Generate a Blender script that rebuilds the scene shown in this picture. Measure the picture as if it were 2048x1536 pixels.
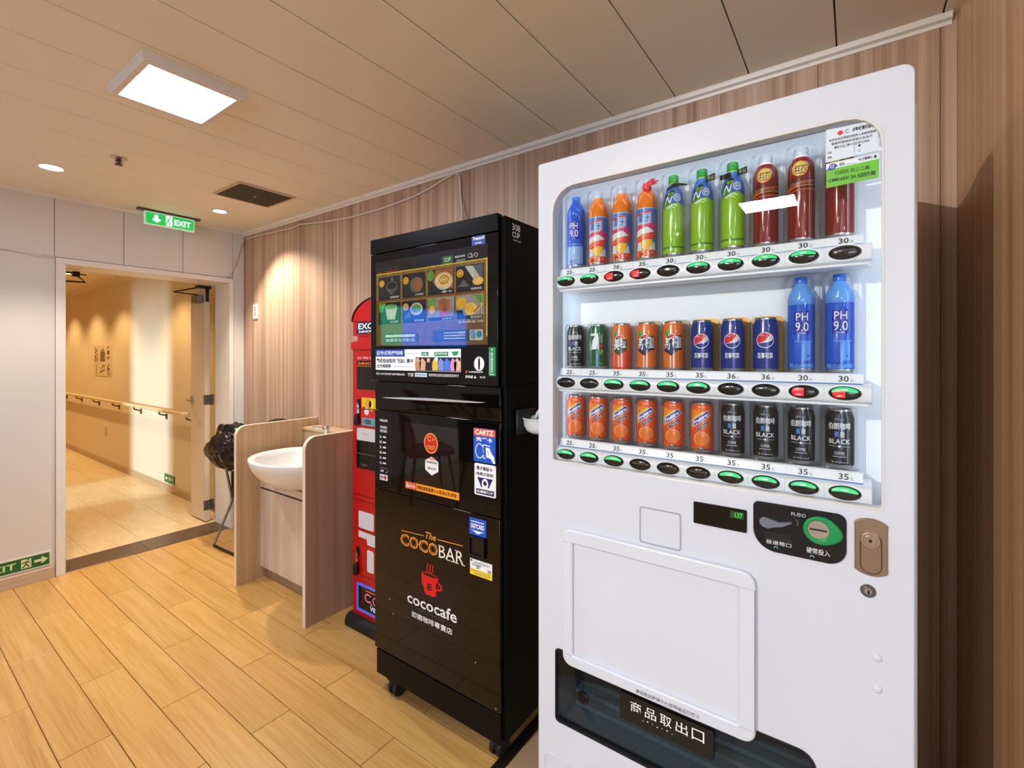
import bpy, bmesh, math, random
from mathutils import Vector
random.seed(7)
scene = bpy.context.scene
for o in list(bpy.data.objects): bpy.data.objects.remove(o)
COL = scene.collection
PI = math.pi

# ---------------------------------------------------------------- camera, world, exposure
cd = bpy.data.cameras.new('camera'); cam = bpy.data.objects.new('camera', cd); COL.objects.link(cam)
cam.location = (0, -1.85, 1.367); cam.rotation_euler = (PI/2, 0, 0.624)
cd.sensor_width = 36; cd.lens = 950/2048*36; cd.shift_y = -58.4/2048; cd.clip_start = 0.02
scene.camera = cam
w = bpy.data.worlds.new('world'); scene.world = w; w.use_nodes = True
w.node_tree.nodes['Background'].inputs[0].default_value = (.9, .93, 1, 1)
w.node_tree.nodes['Background'].inputs[1].default_value = .12
vs = scene.view_settings
vs.view_transform = 'Standard'; vs.look = 'None'; vs.gamma = 1; vs.use_curve_mapping = False
vs.exposure = -0.05
PANEL_L = 78.0        # radiance of the square ceiling lamps
SPOT_W = 55.0         # watts of each recessed downlight
WARM_W = 54.0         # watts of each corridor downlight
FILL_L = 11.0          # radiance of the fill window added behind the viewer

# ---------------------------------------------------------------- materials
def lin(c):
    if isinstance(c, str): c = tuple(int(c[i:i+2], 16) for i in (0, 2, 4))
    return tuple(((x/255)/12.92 if x/255 <= .04045 else ((x/255+.055)/1.055)**2.4) for x in c) + (1,)
MATS = {}
def nodes(name):
    m = bpy.data.materials.new(name); m.use_nodes = True
    return m, m.node_tree.nodes, m.node_tree.links, m.node_tree.nodes['Principled BSDF']
def M(name, col, rough=.5, metal=0, var=.05, scale=30, bump=0, emit=0, ecol=None, spec=.5, coat=0):
    """plain material with a faint procedural mottling of colour and gloss"""
    if name in MATS: return MATS[name]
    m, N, L, b = nodes(name)
    tc = N.new('ShaderNodeTexCoord'); nz = N.new('ShaderNodeTexNoise'); nz.inputs['Scale'].default_value = scale
    nz.inputs['Detail'].default_value = 4
    L.new(tc.outputs['Object'], nz.inputs['Vector'])
    mx = N.new('ShaderNodeMix'); mx.data_type = 'RGBA'
    c = lin(col)
    mx.inputs[6].default_value = tuple(x*(1-var) for x in c[:3])+(1,); mx.inputs[7].default_value = tuple(min(1, x*(1+var)) for x in c[:3])+(1,)
    L.new(nz.outputs['Fac'], mx.inputs[0]); L.new(mx.outputs[2], b.inputs['Base Color'])
    b.inputs['Roughness'].default_value = rough; b.inputs['Metallic'].default_value = metal
    b.inputs['Specular IOR Level'].default_value = spec
    if coat: b.inputs['Coat Weight'].default_value = coat; b.inputs['Coat Roughness'].default_value = .04
    if bump:
        bp = N.new('ShaderNodeBump'); bp.inputs['Strength'].default_value = bump; bp.inputs['Distance'].default_value = .002
        L.new(nz.outputs['Fac'], bp.inputs['Height']); L.new(bp.outputs[0], b.inputs['Normal'])
    if emit:
        b.inputs['Emission Color'].default_value = lin(ecol or col); b.inputs['Emission Strength'].default_value = emit
    MATS[name] = m; return m
def WOOD(name, dark, mid, light, axis, s=1.0, rough=.45, along=.35, across=16, spec=.4, var=.12, fine=.35, bump=.06):
    """laminate wood: streaks that run along one axis, a shade of its own for every board"""
    if name in MATS: return MATS[name]
    m, N, L, b = nodes(name)
    tc = N.new('ShaderNodeTexCoord'); oi = N.new('ShaderNodeObjectInfo')
    mul = N.new('ShaderNodeMath'); mul.operation = 'MULTIPLY'; mul.inputs[1].default_value = 57.0
    L.new(oi.outputs['Random'], mul.inputs[0])
    ad = N.new('ShaderNodeVectorMath'); ad.operation = 'ADD'
    L.new(tc.outputs['Object'], ad.inputs[0]); L.new(mul.outputs[0], ad.inputs[1])
    def noise(k, al, det, dist):
        mp = N.new('ShaderNodeMapping'); sc = [across*k*s]*3; sc[axis] = al*s; mp.inputs['Scale'].default_value = sc
        L.new(ad.outputs[0], mp.inputs['Vector'])
        n = N.new('ShaderNodeTexNoise'); n.inputs['Scale'].default_value = 1; n.inputs['Detail'].default_value = det
        n.inputs['Distortion'].default_value = dist; n.inputs['Roughness'].default_value = .6
        L.new(mp.outputs[0], n.inputs['Vector']); return n
    n1 = noise(1, along, 3, .6); n2 = noise(5, along*3, 5, .3)
    mx = N.new('ShaderNodeMix'); mx.data_type = 'FLOAT'; mx.inputs[0].default_value = fine
    L.new(n1.outputs['Fac'], mx.inputs[2]); L.new(n2.outputs['Fac'], mx.inputs[3])
    cr = N.new('ShaderNodeValToRGB'); e = cr.color_ramp.elements
    e[0].position = .3; e[0].color = lin(dark); e[1].position = .7; e[1].color = lin(light)
    k = e.new(.5); k.color = lin(mid)
    L.new(mx.outputs[0], cr.inputs[0])
    hv = N.new('ShaderNodeHueSaturation'); mr = N.new('ShaderNodeMapRange')
    mr.inputs[3].default_value = 1-var/2; mr.inputs[4].default_value = 1+var/2
    L.new(oi.outputs['Random'], mr.inputs[0]); L.new(mr.outputs[0], hv.inputs['Value']); L.new(cr.outputs[0], hv.inputs['Color'])
    L.new(hv.outputs[0], b.inputs['Base Color'])
    b.inputs['Roughness'].default_value = rough; b.inputs['Specular IOR Level'].default_value = spec
    bp = N.new('ShaderNodeBump'); bp.inputs['Strength'].default_value = bump; bp.inputs['Distance'].default_value = .001
    L.new(n2.outputs['Fac'], bp.inputs['Height']); L.new(bp.outputs[0], b.inputs['Normal'])
    MATS[name] = m; return m
def GLASS(name, tint=(1, 1, 1), ior=1.45, milky=0.0, rough=0.0, mcol=(.8, .85, .9)):
    """thin clear sheet: lets light straight through and mirrors by Fresnel"""
    if name in MATS: return MATS[name]
    m, N, L, b = nodes(name); N.remove(b)
    out = N['Material Output']
    tr = N.new('ShaderNodeBsdfTransparent'); tr.inputs[0].default_value = tuple(tint)+(1,)
    gl = N.new('ShaderNodeBsdfGlossy'); gl.inputs['Roughness'].default_value = rough
    fr = N.new('ShaderNodeFresnel'); fr.inputs['IOR'].default_value = ior
    nz = N.new('ShaderNodeTexNoise'); nz.inputs['Scale'].default_value = 8
    base = tr
    if milky:
        df = N.new('ShaderNodeBsdfDiffuse'); df.inputs[0].default_value = tuple(mcol)+(1,)
        mm = N.new('ShaderNodeMixShader')
        mr = N.new('ShaderNodeMapRange'); mr.inputs[3].default_value = milky*.8; mr.inputs[4].default_value = milky*1.2
        L.new(nz.outputs['Fac'], mr.inputs[0]); L.new(mr.outputs[0], mm.inputs[0])
        L.new(tr.outputs[0], mm.inputs[1]); L.new(df.outputs[0], mm.inputs[2]); base = mm
    mx = N.new('ShaderNodeMixShader')
    L.new(fr.outputs[0], mx.inputs[0]); L.new(base.outputs[0], mx.inputs[1]); L.new(gl.outputs[0], mx.inputs[2])
    L.new(mx.outputs[0], out.inputs[0]); MATS[name] = m; return m
def EMIT(name, col, strength):
    if name in MATS: return MATS[name]
    m, N, L, b = nodes(name)
    b.inputs['Base Color'].default_value = (.02, .02, .02, 1); b.inputs['Roughness'].default_value = .3
    b.inputs['Emission Color'].default_value = lin(col); b.inputs['Emission Strength'].default_value = strength
    MATS[name] = m; return m
def SCREEN(col, strength=.55):
    """a lit piece of picture behind the glossy front glass of a display"""
    n = 'screen_%s_%d' % (col, int(strength*100))
    if n in MATS: return MATS[n]
    m, N, L, b = nodes(n)
    tc = N.new('ShaderNodeTexCoord'); nz = N.new('ShaderNodeTexNoise'); nz.inputs['Scale'].default_value = 45
    L.new(tc.outputs['Object'], nz.inputs[0])
    mr = N.new('ShaderNodeMapRange'); mr.inputs[3].default_value = strength*.55; mr.inputs[4].default_value = strength*1.45
    L.new(nz.outputs['Fac'], mr.inputs[0]); L.new(mr.outputs[0], b.inputs['Emission Strength'])
    b.inputs['Base Color'].default_value = (.004, .004, .004, 1); b.inputs['Roughness'].default_value = .05
    b.inputs['Specular IOR Level'].default_value = .8
    b.inputs['Emission Color'].default_value = lin(col)
    MATS[n] = m; return m

# ---------------------------------------------------------------- mesh builder
def rrect(x0, x1, z0, z1, r=.01, n=5):
    """rounded rectangle; r may be one radius or (bl, br, tr, tl)"""
    rs = r if isinstance(r, (tuple, list)) else (r,)*4
    P = []
    for (cx, cz, a0, q) in ((x0, z0, PI, rs[0]), (x1, z0, 1.5*PI, rs[1]), (x1, z1, 0, rs[2]), (x0, z1, .5*PI, rs[3])):
        ox = cx + (q if cx == x0 else -q); oz = cz + (q if cz == z0 else -q)
        for i in range(n+1):
            a = a0 + i/n*PI/2; P.append((ox+q*math.cos(a), oz+q*math.sin(a)))
    return P
def circle(cx, cz, rx, rz=None, n=24, a0=0, a1=2*PI):
    rz = rx if rz is None else rz
    k = n if abs(a1-a0-2*PI) < 1e-6 else n-1
    return [(cx+rx*math.cos(a0+(a1-a0)*i/k), cz+rz*math.sin(a0+(a1-a0)*i/k)) for i in range(n)]
def root_loc(o):
    while o.parent: o = o.parent
    return o.location
TXT = {}
def raw_text(s, bold=0.0, shear=0.0):
    k = (s, bold, shear)
    if k in TXT: return TXT[k]
    c = bpy.data.curves.new('t', 'FONT'); c.body = s; c.resolution_u = 2; c.offset = bold; c.shear = shear
    c.align_x = 'LEFT'; c.space_line = .95; c.fill_mode = 'BOTH'
    o = bpy.data.objects.new('t', c); COL.objects.link(o)
    dg = bpy.context.evaluated_depsgraph_get(); dg.update()
    me = bpy.data.meshes.new_from_object(o.evaluated_get(dg))
    V = [(v.co.x, v.co.y) for v in me.vertices]; F = [tuple(p.vertices) for p in me.polygons]
    bpy.data.objects.remove(o); bpy.data.curves.remove(c); bpy.data.meshes.remove(me)
    if V:
        x0 = min(v[0] for v in V); x1 = max(v[0] for v in V); y0 = min(v[1] for v in V); y1 = max(v[1] for v in V)
        V = [((v[0]-x0)/max(x1-x0, 1e-6), (v[1]-y0)/max(y1-y0, 1e-6)) for v in V]
    TXT[k] = (V, F); return TXT[k]
class G:
    def __init__(s): s.v = []; s.f = []; s.m = []
    def add(s, V, F, m=0):
        k = len(s.v); s.v += [tuple(p) for p in V]; s.f += [tuple(i+k for i in f) for f in F]; s.m += [m]*len(F); return s
    def box(s, x0, x1, y0, y1, z0, z1, m=0):
        V = [(x, y, z) for x in (x0, x1) for y in (y0, y1) for z in (z0, z1)]
        return s.add(V, [(0, 1, 3, 2), (4, 6, 7, 5), (0, 4, 5, 1), (2, 3, 7, 6), (0, 2, 6, 4), (1, 5, 7, 3)], m)
    @staticmethod
    def at(p, axis, t):
        return (t, p[0], p[1]) if axis == 'x' else (p[0], t, p[1]) if axis == 'y' else (p[0], p[1], t)
    def prism(s, P, axis, a, b, m=0):
        n = len(P); V = [G.at(p, axis, a) for p in P]+[G.at(p, axis, b) for p in P]
        F = [tuple(range(n)), tuple(range(2*n-1, n-1, -1))]+[(i, (i+1) % n, n+(i+1) % n, n+i) for i in range(n)]
        return s.add(V, F, m)
    def frame(s, O, I, axis, a, b, m=0):
        n = len(O); V = [G.at(p, axis, t) for t in (a, b) for P in (O, I) for p in P]; F = []
        for i in range(n):
            j = (i+1) % n
            F += [(i, j, n+j, n+i), (2*n+i, 3*n+i, 3*n+j, 2*n+j), (i, 2*n+i, 2*n+j, j), (n+i, n+j, 3*n+j, 3*n+i)]
        return s.add(V, F, m)
    def lathe(s, prof, cx=0, cy=0, seg=24, m=0, ms=None, a0=0, a1=2*PI, sx=1, sy=1):
        full = abs(a1-a0-2*PI) < 1e-6; k = seg if full else seg+1
        V = [(cx+r*sx*math.cos(a0+(a1-a0)*i/seg), cy+r*sy*math.sin(a0+(a1-a0)*i/seg), z) for r, z in prof for i in range(k)]
        base = len(s.v); s.v += V
        for j in range(len(prof)-1):
            for i in range(seg):
                q = (i+1) % k if full else i+1
                s.f.append((base+j*k+i, base+j*k+q, base+(j+1)*k+q, base+(j+1)*k+i)); s.m.append(ms[j] if ms else m)
        return s
    def tube(s, P, r, seg=8, m=0, cap=True):
        P = [Vector(p) for p in P]; base = len(s.v); n = len(P); u = None
        for i, p in enumerate(P):
            d = (P[min(i+1, n-1)]-P[max(i-1, 0)]).normalized()
            if u is None:
                u = d.orthogonal().normalized()
            else:
                u = (u-d*u.dot(d)); u = u.normalized() if u.length > 1e-6 else d.orthogonal().normalized()
            w = d.cross(u); rr = r[i] if isinstance(r, (list, tuple)) else r
            for k in range(seg):
                a = 2*PI*k/seg; q = p+u*math.cos(a)*rr+w*math.sin(a)*rr; s.v.append(tuple(q))
        for i in range(n-1):
            for k in range(seg):
                a, b2 = base+i*seg+k, base+i*seg+(k+1) % seg; s.f.append((a, b2, b2+seg, a+seg)); s.m.append(m)
        if cap:
            s.f.append(tuple(base+k for k in range(seg))); s.f.append(tuple(base+(n-1)*seg+k for k in reversed(range(seg)))); s.m += [m, m]
        return s
    def obj(s, name, mats, parent=None, smooth=40, bevel=0, seg=2, label=None, kind=None, weld=False, recalc=True):
        me = bpy.data.meshes.new(name)
        off = root_loc(parent) if parent else Vector((0, 0, 0))
        me.from_pydata([tuple(Vector(p)-off) for p in s.v], [], s.f)
        mats = mats if isinstance(mats, (list, tuple)) else [mats]
        for x in mats: me.materials.append(x)
        me.polygons.foreach_set('material_index', s.m)
        if recalc:
            bm = bmesh.new(); bm.from_mesh(me)
            if weld: bmesh.ops.remove_doubles(bm, verts=bm.verts, dist=1e-5)
            bmesh.ops.recalc_face_normals(bm, faces=bm.faces); bm.to_mesh(me); bm.free()
        if smooth: me.shade_smooth(); me.set_sharp_from_angle(angle=math.radians(smooth))
        o = bpy.data.objects.new(name, me); COL.objects.link(o)
        if parent: o.parent = parent
        if bevel:
            md = o.modifiers.new('bevel', 'BEVEL'); md.width = bevel; md.segments = seg; md.limit_method = 'ANGLE'; md.angle_limit = math.radians(40)
        if label: o['label'] = label
        if kind: o['kind'] = kind
        return o
class Art:
    """flat print: shapes in (u, v), each d in front of the surface that carries it"""
    def __init__(s): s.v = []; s.f = []; s.m = []
    def poly(s, P, m=0, d=.0004):
        k = len(s.v); s.v += [(p[0], p[1], d) for p in P]; s.f.append(tuple(range(k, k+len(P)))); s.m.append(m); return s
    def rect(s, u0, v0, u1, v1, m=0, d=.0004, r=0):
        return s.poly(rrect(u0, u1, v0, v1, r, 4) if r else [(u0, v0), (u1, v0), (u1, v1), (u0, v1)], m, d)
    def disc(s, u, v, r, m=0, d=.0004, rz=None, n=24, a0=0, a1=2*PI): return s.poly(circle(u, v, r, rz, n, a0, a1), m, d)
    def ring(s, u, v, r, t, m=0, d=.0004, rz=None, n=24, a0=0, a1=2*PI):
        O = circle(u, v, r, rz, n, a0, a1); I = circle(u, v, r-t, (rz or r)-t, n, a0, a1); k = len(s.v)
        s.v += [(p[0], p[1], d) for p in O+I]
        for i in range(n if abs(a1-a0-2*PI) < 1e-6 else n-1):
            j = (i+1) % n; s.f.append((k+i, k+j, k+n+j, k+n+i)); s.m.append(m)
        return s
    def line(s, P, t, m=0, d=.0004):
        for a, b in zip(P, P[1:]):
            dx, dy = b[0]-a[0], b[1]-a[1]; l = math.hypot(dx, dy) or 1; nx, ny = -dy/l*t/2, dx/l*t/2
            s.poly([(a[0]+nx, a[1]+ny), (a[0]-nx, a[1]-ny), (b[0]-nx, b[1]-ny), (b[0]+nx, b[1]+ny)], m, d)
        return s
    def text(s, t, u0, v0, u1, v1, m=0, bold=0.0, shear=0.0, d=.0006, rot=0):
        V, F = raw_text(t, bold, shear); k = len(s.v); cu, cv = (u0+u1)/2, (v0+v1)/2; c, q = math.cos(rot), math.sin(rot)
        for x, y in V:
            a, b = u0+x*(u1-u0)-cu, v0+y*(v1-v0)-cv; s.v.append((cu+a*c-b*q, cv+a*q+b*c, d))
        s.f += [tuple(i+k for i in f) for f in F]; s.m += [m]*len(F); return s
    def obj(s, name, mats, parent=None, y=None, x=None, z=None, cyl=None, label=None, xneg=None):
        """y: on a plane facing -Y; x: facing +X; z: facing down; cyl: (cx, cy, radius, profile) wrapped on a turned body"""
        V, F, Ms = s.v, s.f, s.m
        if cyl:
            cx, cy, R0, prof = cyl; turn = .6*math.atan(-cx/1.145)   # each dummy stands turned a little towards the middle of the room
            bm = bmesh.new(); vs_ = [bm.verts.new(p) for p in V]
            for f, mi in zip(F, Ms):
                try: fc = bm.faces.new([vs_[i] for i in f]); fc.material_index = mi
                except ValueError: pass
            bmesh.ops.triangulate(bm, faces=[f for f in bm.faces if len(f.verts) > 4])
            us = [p[0] for p in V]; lo, hi = min(us), max(us); n = int((hi-lo)/(R0*.22))
            for i in range(1, n+1):
                bmesh.ops.bisect_plane(bm, geom=bm.verts[:]+bm.edges[:]+bm.faces[:], plane_co=(lo+(hi-lo)*i/(n+1), 0, 0), plane_no=(1, 0, 0))
            zs = sorted(set(round(p[1], 4) for p in prof)); v0, v1 = min(p[1] for p in V), max(p[1] for p in V)
            for zz in zs:
                if v0 < zz < v1: bmesh.ops.bisect_plane(bm, geom=bm.verts[:]+bm.edges[:]+bm.faces[:], plane_co=(0, zz, 0), plane_no=(0, 1, 0))
            def rad(v):
                for (r0, z0), (r1, z1) in zip(prof, prof[1:]):
                    if z0 <= v <= z1 and z1 > z0: return r0+(r1-r0)*(v-z0)/(z1-z0)
                return R0
            for vt in bm.verts:
                a = vt.co.x/R0+turn; r = rad(vt.co.y)+vt.co.z; vt.co = (cx+r*math.sin(a), cy-r*math.cos(a), vt.co.y)
            off = root_loc(parent) if parent else Vector((0, 0, 0))
            for vt in bm.verts: vt.co -= off
            me = bpy.data.meshes.new(name); bm.to_mesh(me); bm.free()
            mats = mats if isinstance(mats, (list, tuple)) else [mats]
            for q in mats: me.materials.append(q)
            o = bpy.data.objects.new(name, me); COL.objects.link(o); o.parent = parent
            if label: o['label'] = label
            return o
        g = G()
        for u, v, d in V:
            g.v.append((u, y-d, v) if y is not None else (x+d, u, v) if x is not None else (xneg-d, -u, v) if xneg is not None else (u, v, z-d))
        g.f = F; g.m = Ms
        return g.obj(name, mats, parent, smooth=0, label=label, recalc=False)
def thing(name, label, cat, loc, group=None):
    o = bpy.data.objects.new(name, None); COL.objects.link(o); o.location = loc; o.empty_display_size = .05
    o['label'] = label; o['category'] = cat
    if group: o['group'] = group
    return o
def tag(o, label, cat, group=None):
    o['label'] = label; o['category'] = cat
    if group: o['group'] = group
    return o
def struct(g, name, mats, parent=None, **k):
    o = g.obj(name, mats, parent, **k)
    o['kind'] = 'structure'
    return o
def piece(name, me, parent, loc):
    o = bpy.data.objects.new(name, me); COL.objects.link(o); o.parent = parent; o.location = loc; return o
def mesh_only(g, name, mats, smooth=0):
    o = g.obj(name, mats, None, smooth=smooth); me = o.data; bpy.data.objects.remove(o); return me
def spot(name, loc, power, col, angle, blend, aim=None, size=.03, parent=None):
    l = bpy.data.lights.new(name, 'SPOT'); l.energy = power; l.color = col; l.spot_size = math.radians(angle); l.spot_blend = blend; l.shadow_soft_size = size
    o = bpy.data.objects.new(name, l); COL.objects.link(o)
    d = Vector(aim)-Vector(loc) if aim else Vector((0, 0, -1))
    o.rotation_euler = d.to_track_quat('-Z', 'Y').to_euler()
    if parent: o.parent = parent; o.location = Vector(loc)-root_loc(parent)
    else: o.location = loc
    return o

# shared materials
wall_m = M('warm_white_wall_board', 'dcd8d4', .6, var=.03, scale=120, bump=.05)
trim_m = M('white_painted_metal', 'e9e4df', .4, var=.02)
ceil_m = M('cream_ceiling_board', 'f4ecdb', .55, var=.02, scale=200, bump=.03)
dark_gap = M('dark_joint', '2a211a', .9)
black_gl = M('glossy_black_front', '070606', .05, var=.2, spec=.42)
black_mt = M('black_painted_steel', '0b0b0b', .35, spec=.3)
black_rb = M('black_rubber', '0d0d0e', .6)
white_pl = M('white_machine_enamel', 'd4d9e3', .28, var=.015, spec=.45)
white_pt = M('white_print', 'f2f2f2', .5)
black_pt = M('black_print', '141414', .5)
grey_pt = M('grey_print', '6c6c70', .5)
steel = M('brushed_steel', 'b9b4ac', .3, 1, var=.12, scale=60)
chrome = M('chrome', 'd9d9dc', .12, 1)
floor_w = WOOD('oak_floor', 'bd8c48', 'd1a25c', 'deb474', 0, rough=.3, along=1.4, across=26, var=.1, fine=.5, bump=.03)
wall_w = WOOD('wood_laminate_wall', '8a6850', 'b99b84', 'd9c1ac', 2, rough=.42, along=.22, across=24, var=.07, fine=.36)
wall_w2 = WOOD('wood_laminate_side_wall', 'aa7d56', 'd4a87c', 'e8c198', 2, rough=.45, along=.2, across=30, var=.04, fine=.4)

# ---------------------------------------------------------------- setting
H = 2.348; XD = -3.996; XR = .241
g = G(); g.box(XD, -.975, -7, .03, -.06, -.014); floor = struct(g, 'floor', dark_gap, smooth=0)
PW, PL = .1459, .837
def plank_mesh(x0, x1):
    g = G(); g.box(x0+.0012, x1-.0012, -PW/2+.001, PW/2-.001, -.014, 0)
    o = g.obj('floor_plank', floor_w, None, smooth=0, recalc=True); me = o.data; bpy.data.objects.remove(o)
    bm = bmesh.new(); bm.from_mesh(me)
    bmesh.ops.bevel(bm, geom=[e for e in bm.edges if all(v.co.z > -.001 for v in e.verts)], offset=.0012, segments=1, affect='EDGES'); bm.to_mesh(me); bm.free(); return me
full = plank_mesh(-PL/2, PL/2); cuts = {}
for r in range(-3, 42):
    yc = -.4255-PW*(r+.5)
    if yc > .0: continue
    ph = -2.17 if r % 2 == 0 else -2.60
    k0 = math.floor((XD-ph)/PL); x = ph+k0*PL
    if yc < -4.2: continue
    while x < -.975:
        a, b = max(x, XD+.0), min(x+PL, -.9755)
        if b-a > .02:
            if b-a > PL-.002: piece('floor_plank', full, floor, ((a+b)/2, yc, 0))
            else:
                key = round(b-a, 4)
                if key not in cuts: cuts[key] = plank_mesh(-(b-a)/2, (b-a)/2)
                piece('floor_plank', cuts[key], floor, ((a+b)/2, yc, 0))
        x += PL
g = G(); g.box(XD, -.975, -7, -4.21, -.014, 0); struct(g, 'floor_boards_far', floor_w, floor, smooth=0)
tz = M('speckled_beige_floor', 'c9ab86', .45, var=.25, scale=160)
g = G(); g.box(-.937, 3.2, -7, .03, -.06, 0); struct(g, 'floor', tz, smooth=0)
g = G(); g.prism([(-.976, 0), (-.972, .006), (-.940, .006), (-.936, 0)], 'y', -7, 0); struct(g, 'trim_4', M('dark_bronze_strip', '3a2c20', .4, .6), smooth=0)
# ceiling and its long boards
g = G(); g.box(XD-.0, 3.2, -7, .03, H+.013, H+.1); ceiling = struct(g, 'ceiling', M('ceiling_joint', '6b4a2c', .8), smooth=0)
CW = .2535
def ceil_mesh(wd, y0=-7.0):
    g = G(); g.prism([(-wd/2+.0022, H+.013), (-wd/2+.0022, H+.002), (-wd/2+.0042, H), (wd/2-.0042, H), (wd/2-.0022, H+.002), (wd/2-.0022, H+.013)], 'y', y0, 0)
    return mesh_only(g, 'ceiling_board', ceil_m)
cm = ceil_mesh(CW)
x = .2085-CW*17
while x < 3.2:
    a, b = max(x, XD), x+CW
    if b-a > CW-.001: piece('ceiling_board', cm, ceiling, ((a+b)/2, 0, 0))
    elif b-a > .02: piece('ceiling_board', ceil_mesh(b-a), ceiling, ((a+b)/2, 0, 0))
    x += CW
# long wood wall behind the machines
g = G(); g.box(XD-.25, XR+.1, .012, .16, 0, 2.46); wb = struct(g, 'wall_back', dark_gap, smooth=0)
def vpanel(wd, z0, z1, mat, axis='y'):
    g = G()
    if axis == 'y': g.box(-wd/2+.0007, wd/2-.0007, 0, .012, z0, z1)
    else: g.box(-.012, 0, -wd/2+.0012, wd/2-.0012, z0, z1)
    return mesh_only(g, 'wall_panel', mat)
pm = vpanel(.3, 0, H, wall_w); x = XD
while x < XR-.001:
    b = min(x+.3, XR); piece('wall_panel', pm if b-x > .299 else vpanel(b-x, 0, H, wall_w), wb, ((x+b)/2, 0, 0)); x += .3
g = G(); g.prism([(0, H-.03), (-.004, H-.03), (-.006, H-.02), (-.018, H-.016), (-.021, H-.006), (-.021, H), (0, H)], 'x', XD, XR-.012); struct(g, 'trim_1', M('white_ceiling_moulding', 'efeae2', .35), smooth=0)
# right-hand wood wall (end of the niche) and the rest of the room shell
g = G(); g.box(XR+.012, 3.2, -.95, .0, 0, H); wr = struct(g, 'wall_right', wall_w2, smooth=0)
x = -.95; pm2 = None
for i in range(3):
    g = G(); g.box(0, .012, -.3167/2+.0006, .3167/2-.0006, 0, H); pm2 = pm2 or mesh_only(g, 'wall_panel', wall_w2)
    piece('wall_panel', pm2, wr, (XR, -.95+.3167*(i+.5), 0))
g = G(); g.box(3.2, 3.3, -7, -.95, 0, H); struct(g, 'wall_far_right', wall_m, smooth=0)
g = G(); g.box(XD, .7, -7.1, -7, 0, H); g.box(3.0, 3.3, -7.1, -7, 0, H); g.box(.7, 3.0, -7.1, -7, 0, .7); g.box(.7, 3.0, -7.1, -7, 2.15, H); struct(g, 'wall_front', wall_m, smooth=0)
g = G(); g.frame([(.7, .7), (3.0, .7), (3.0, 2.15), (.7, 2.15)], [(.75, .75), (2.95, .75), (2.95, 2.1), (.75, 2.1)], 'y', -7.08, -6.98); g.box(1.83, 1.87, -7.07, -6.99, .75, 2.1); win = struct(g, 'fill_window', trim_m, smooth=0)  # unseen window, added so its glowing pane fills the room with cool light
g = G(); g.box(.75, 2.95, -7.05, -7.04, .75, 2.1); g.obj('fill_pane', EMIT('cool_fill_pane', 'd6e8ff', FILL_L), win, smooth=0)
# door wall: core, boards with open joints
DY0, DY1, DZ = -1.072, -.115, 1.932
g = G(); g.box(XD-.245, XD-.012, -7, DY0-.03, 0, H); g.box(XD-.245, XD-.012, DY1+.03, .0, 0, H); g.box(XD-.245, XD-.012, DY0-.03, DY1+.03, DZ+.03, H)
wl = struct(g, 'wall_left', M('wall_board_joint', 'b9aca0', .8), smooth=0)
def wpanel(y0, y1, z0, z1):
    g = G(); g.box(XD-.012, XD, y0+.0015, y1-.0015, z0+.0005, z1-.0005); g.obj('wall_panel', wall_m, wl, smooth=0, bevel=.001, seg=1)
yy = [-1.122-.345*i for i in range(12)]
wpanel(-1.122, -.779, DZ+.04, H); wpanel(-.779, -.432, DZ+.04, H); wpanel(-.432, -.088, DZ+.04, H); wpanel(-.088, 0, 0, H)
wpanel(-2.16, -1.1185, 0, 1.972); wpanel(-3.2, -2.16, 0, 1.972); wpanel(-7, -3.2, 0, 1.972)
for i in range(5): wpanel(-1.122-.345*(i+1), -1.122-.345*i, 1.972, H)
wpanel(-7, -1.122-.345*5, 1.972, H)
g = G(); g.box(XD, XD+.012, -7, 0, H-.018, H); struct(g, 'trim_2', trim_m, smooth=0)
bb_m = WOOD('pale_wood_baseboard', 'b29678', 'c9ae92', 'd9c2aa', 1, rough=.4, along=1, across=40)
g = G(); g.prism([(XD, 0), (XD+.014, 0), (XD+.014, .066), (XD+.008, .076), (XD, .076)], 'y', -7, -1.124); struct(g, 'baseboard_left', bb_m, smooth=0)
# doorway: frame, reveals, threshold, leaf
dr = bpy.data.objects.new('door_1', None); COL.objects.link(dr); dr.location = (XD, (DY0+DY1)/2, 0); dr['kind'] = 'structure'
def part(g, name, mat, parent, **k): return g.obj(name, mat, parent, **k)
for nm, a, b in (('jamb', DY0-.046, DY0), ('jamb', DY1, DY1+.03)):
    g = G(); g.box(XD-.247, XD+.012, a, b, 0, DZ+.0); part(g, nm, trim_m, dr, bevel=.003)
g = G(); g.box(XD-.247, XD+.012, DY0-.046, DY1+.03, DZ, DZ+.036); part(g, 'door_head', trim_m, dr, bevel=.003)
thm = M('brown_metal_threshold', '6b5846', .35, .5, var=.15, scale=14)
for a, b in ((DY0+.001, -.635), (-.633, DY1-.001)):
    g = G(); g.prism([(XD-.25, 0), (XD-.245, .004), (XD-.005, .004), (XD+.006, 0)], 'y', a, b); part(g, 'threshold_plate', thm, dr, smooth=0)
for q in ((-.70, .18), (-.70, .21), (-.66, .12)):
    g = G(); g.lathe([(0, .0052), (.006, .005), (.007, .004)], XD-q[1], q[0], 8); part(g, 'threshold_screw', thm, dr)
leaf_m = M('beige_door_leaf', 'd9c6ab', .45, var=.03)
g = G(); g.box(-4.56, -4.285, -.174, -.136, .012, DZ-.02); leaf = part(g, 'door_leaf', leaf_m, dr, bevel=.003)
hm = M('dull_hinge_steel', '6e675e', .4, .8)
for z in (1.0, .14):
    g = G(); g.box(-4.30, -4.2845, -.178, -.118, z-.04, z+.04); g.tube([(-4.28, -.118, z-.045), (-4.28, -.118, z+.045)], .009); part(g, 'hinge', hm, leaf, bevel=.001)
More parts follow.
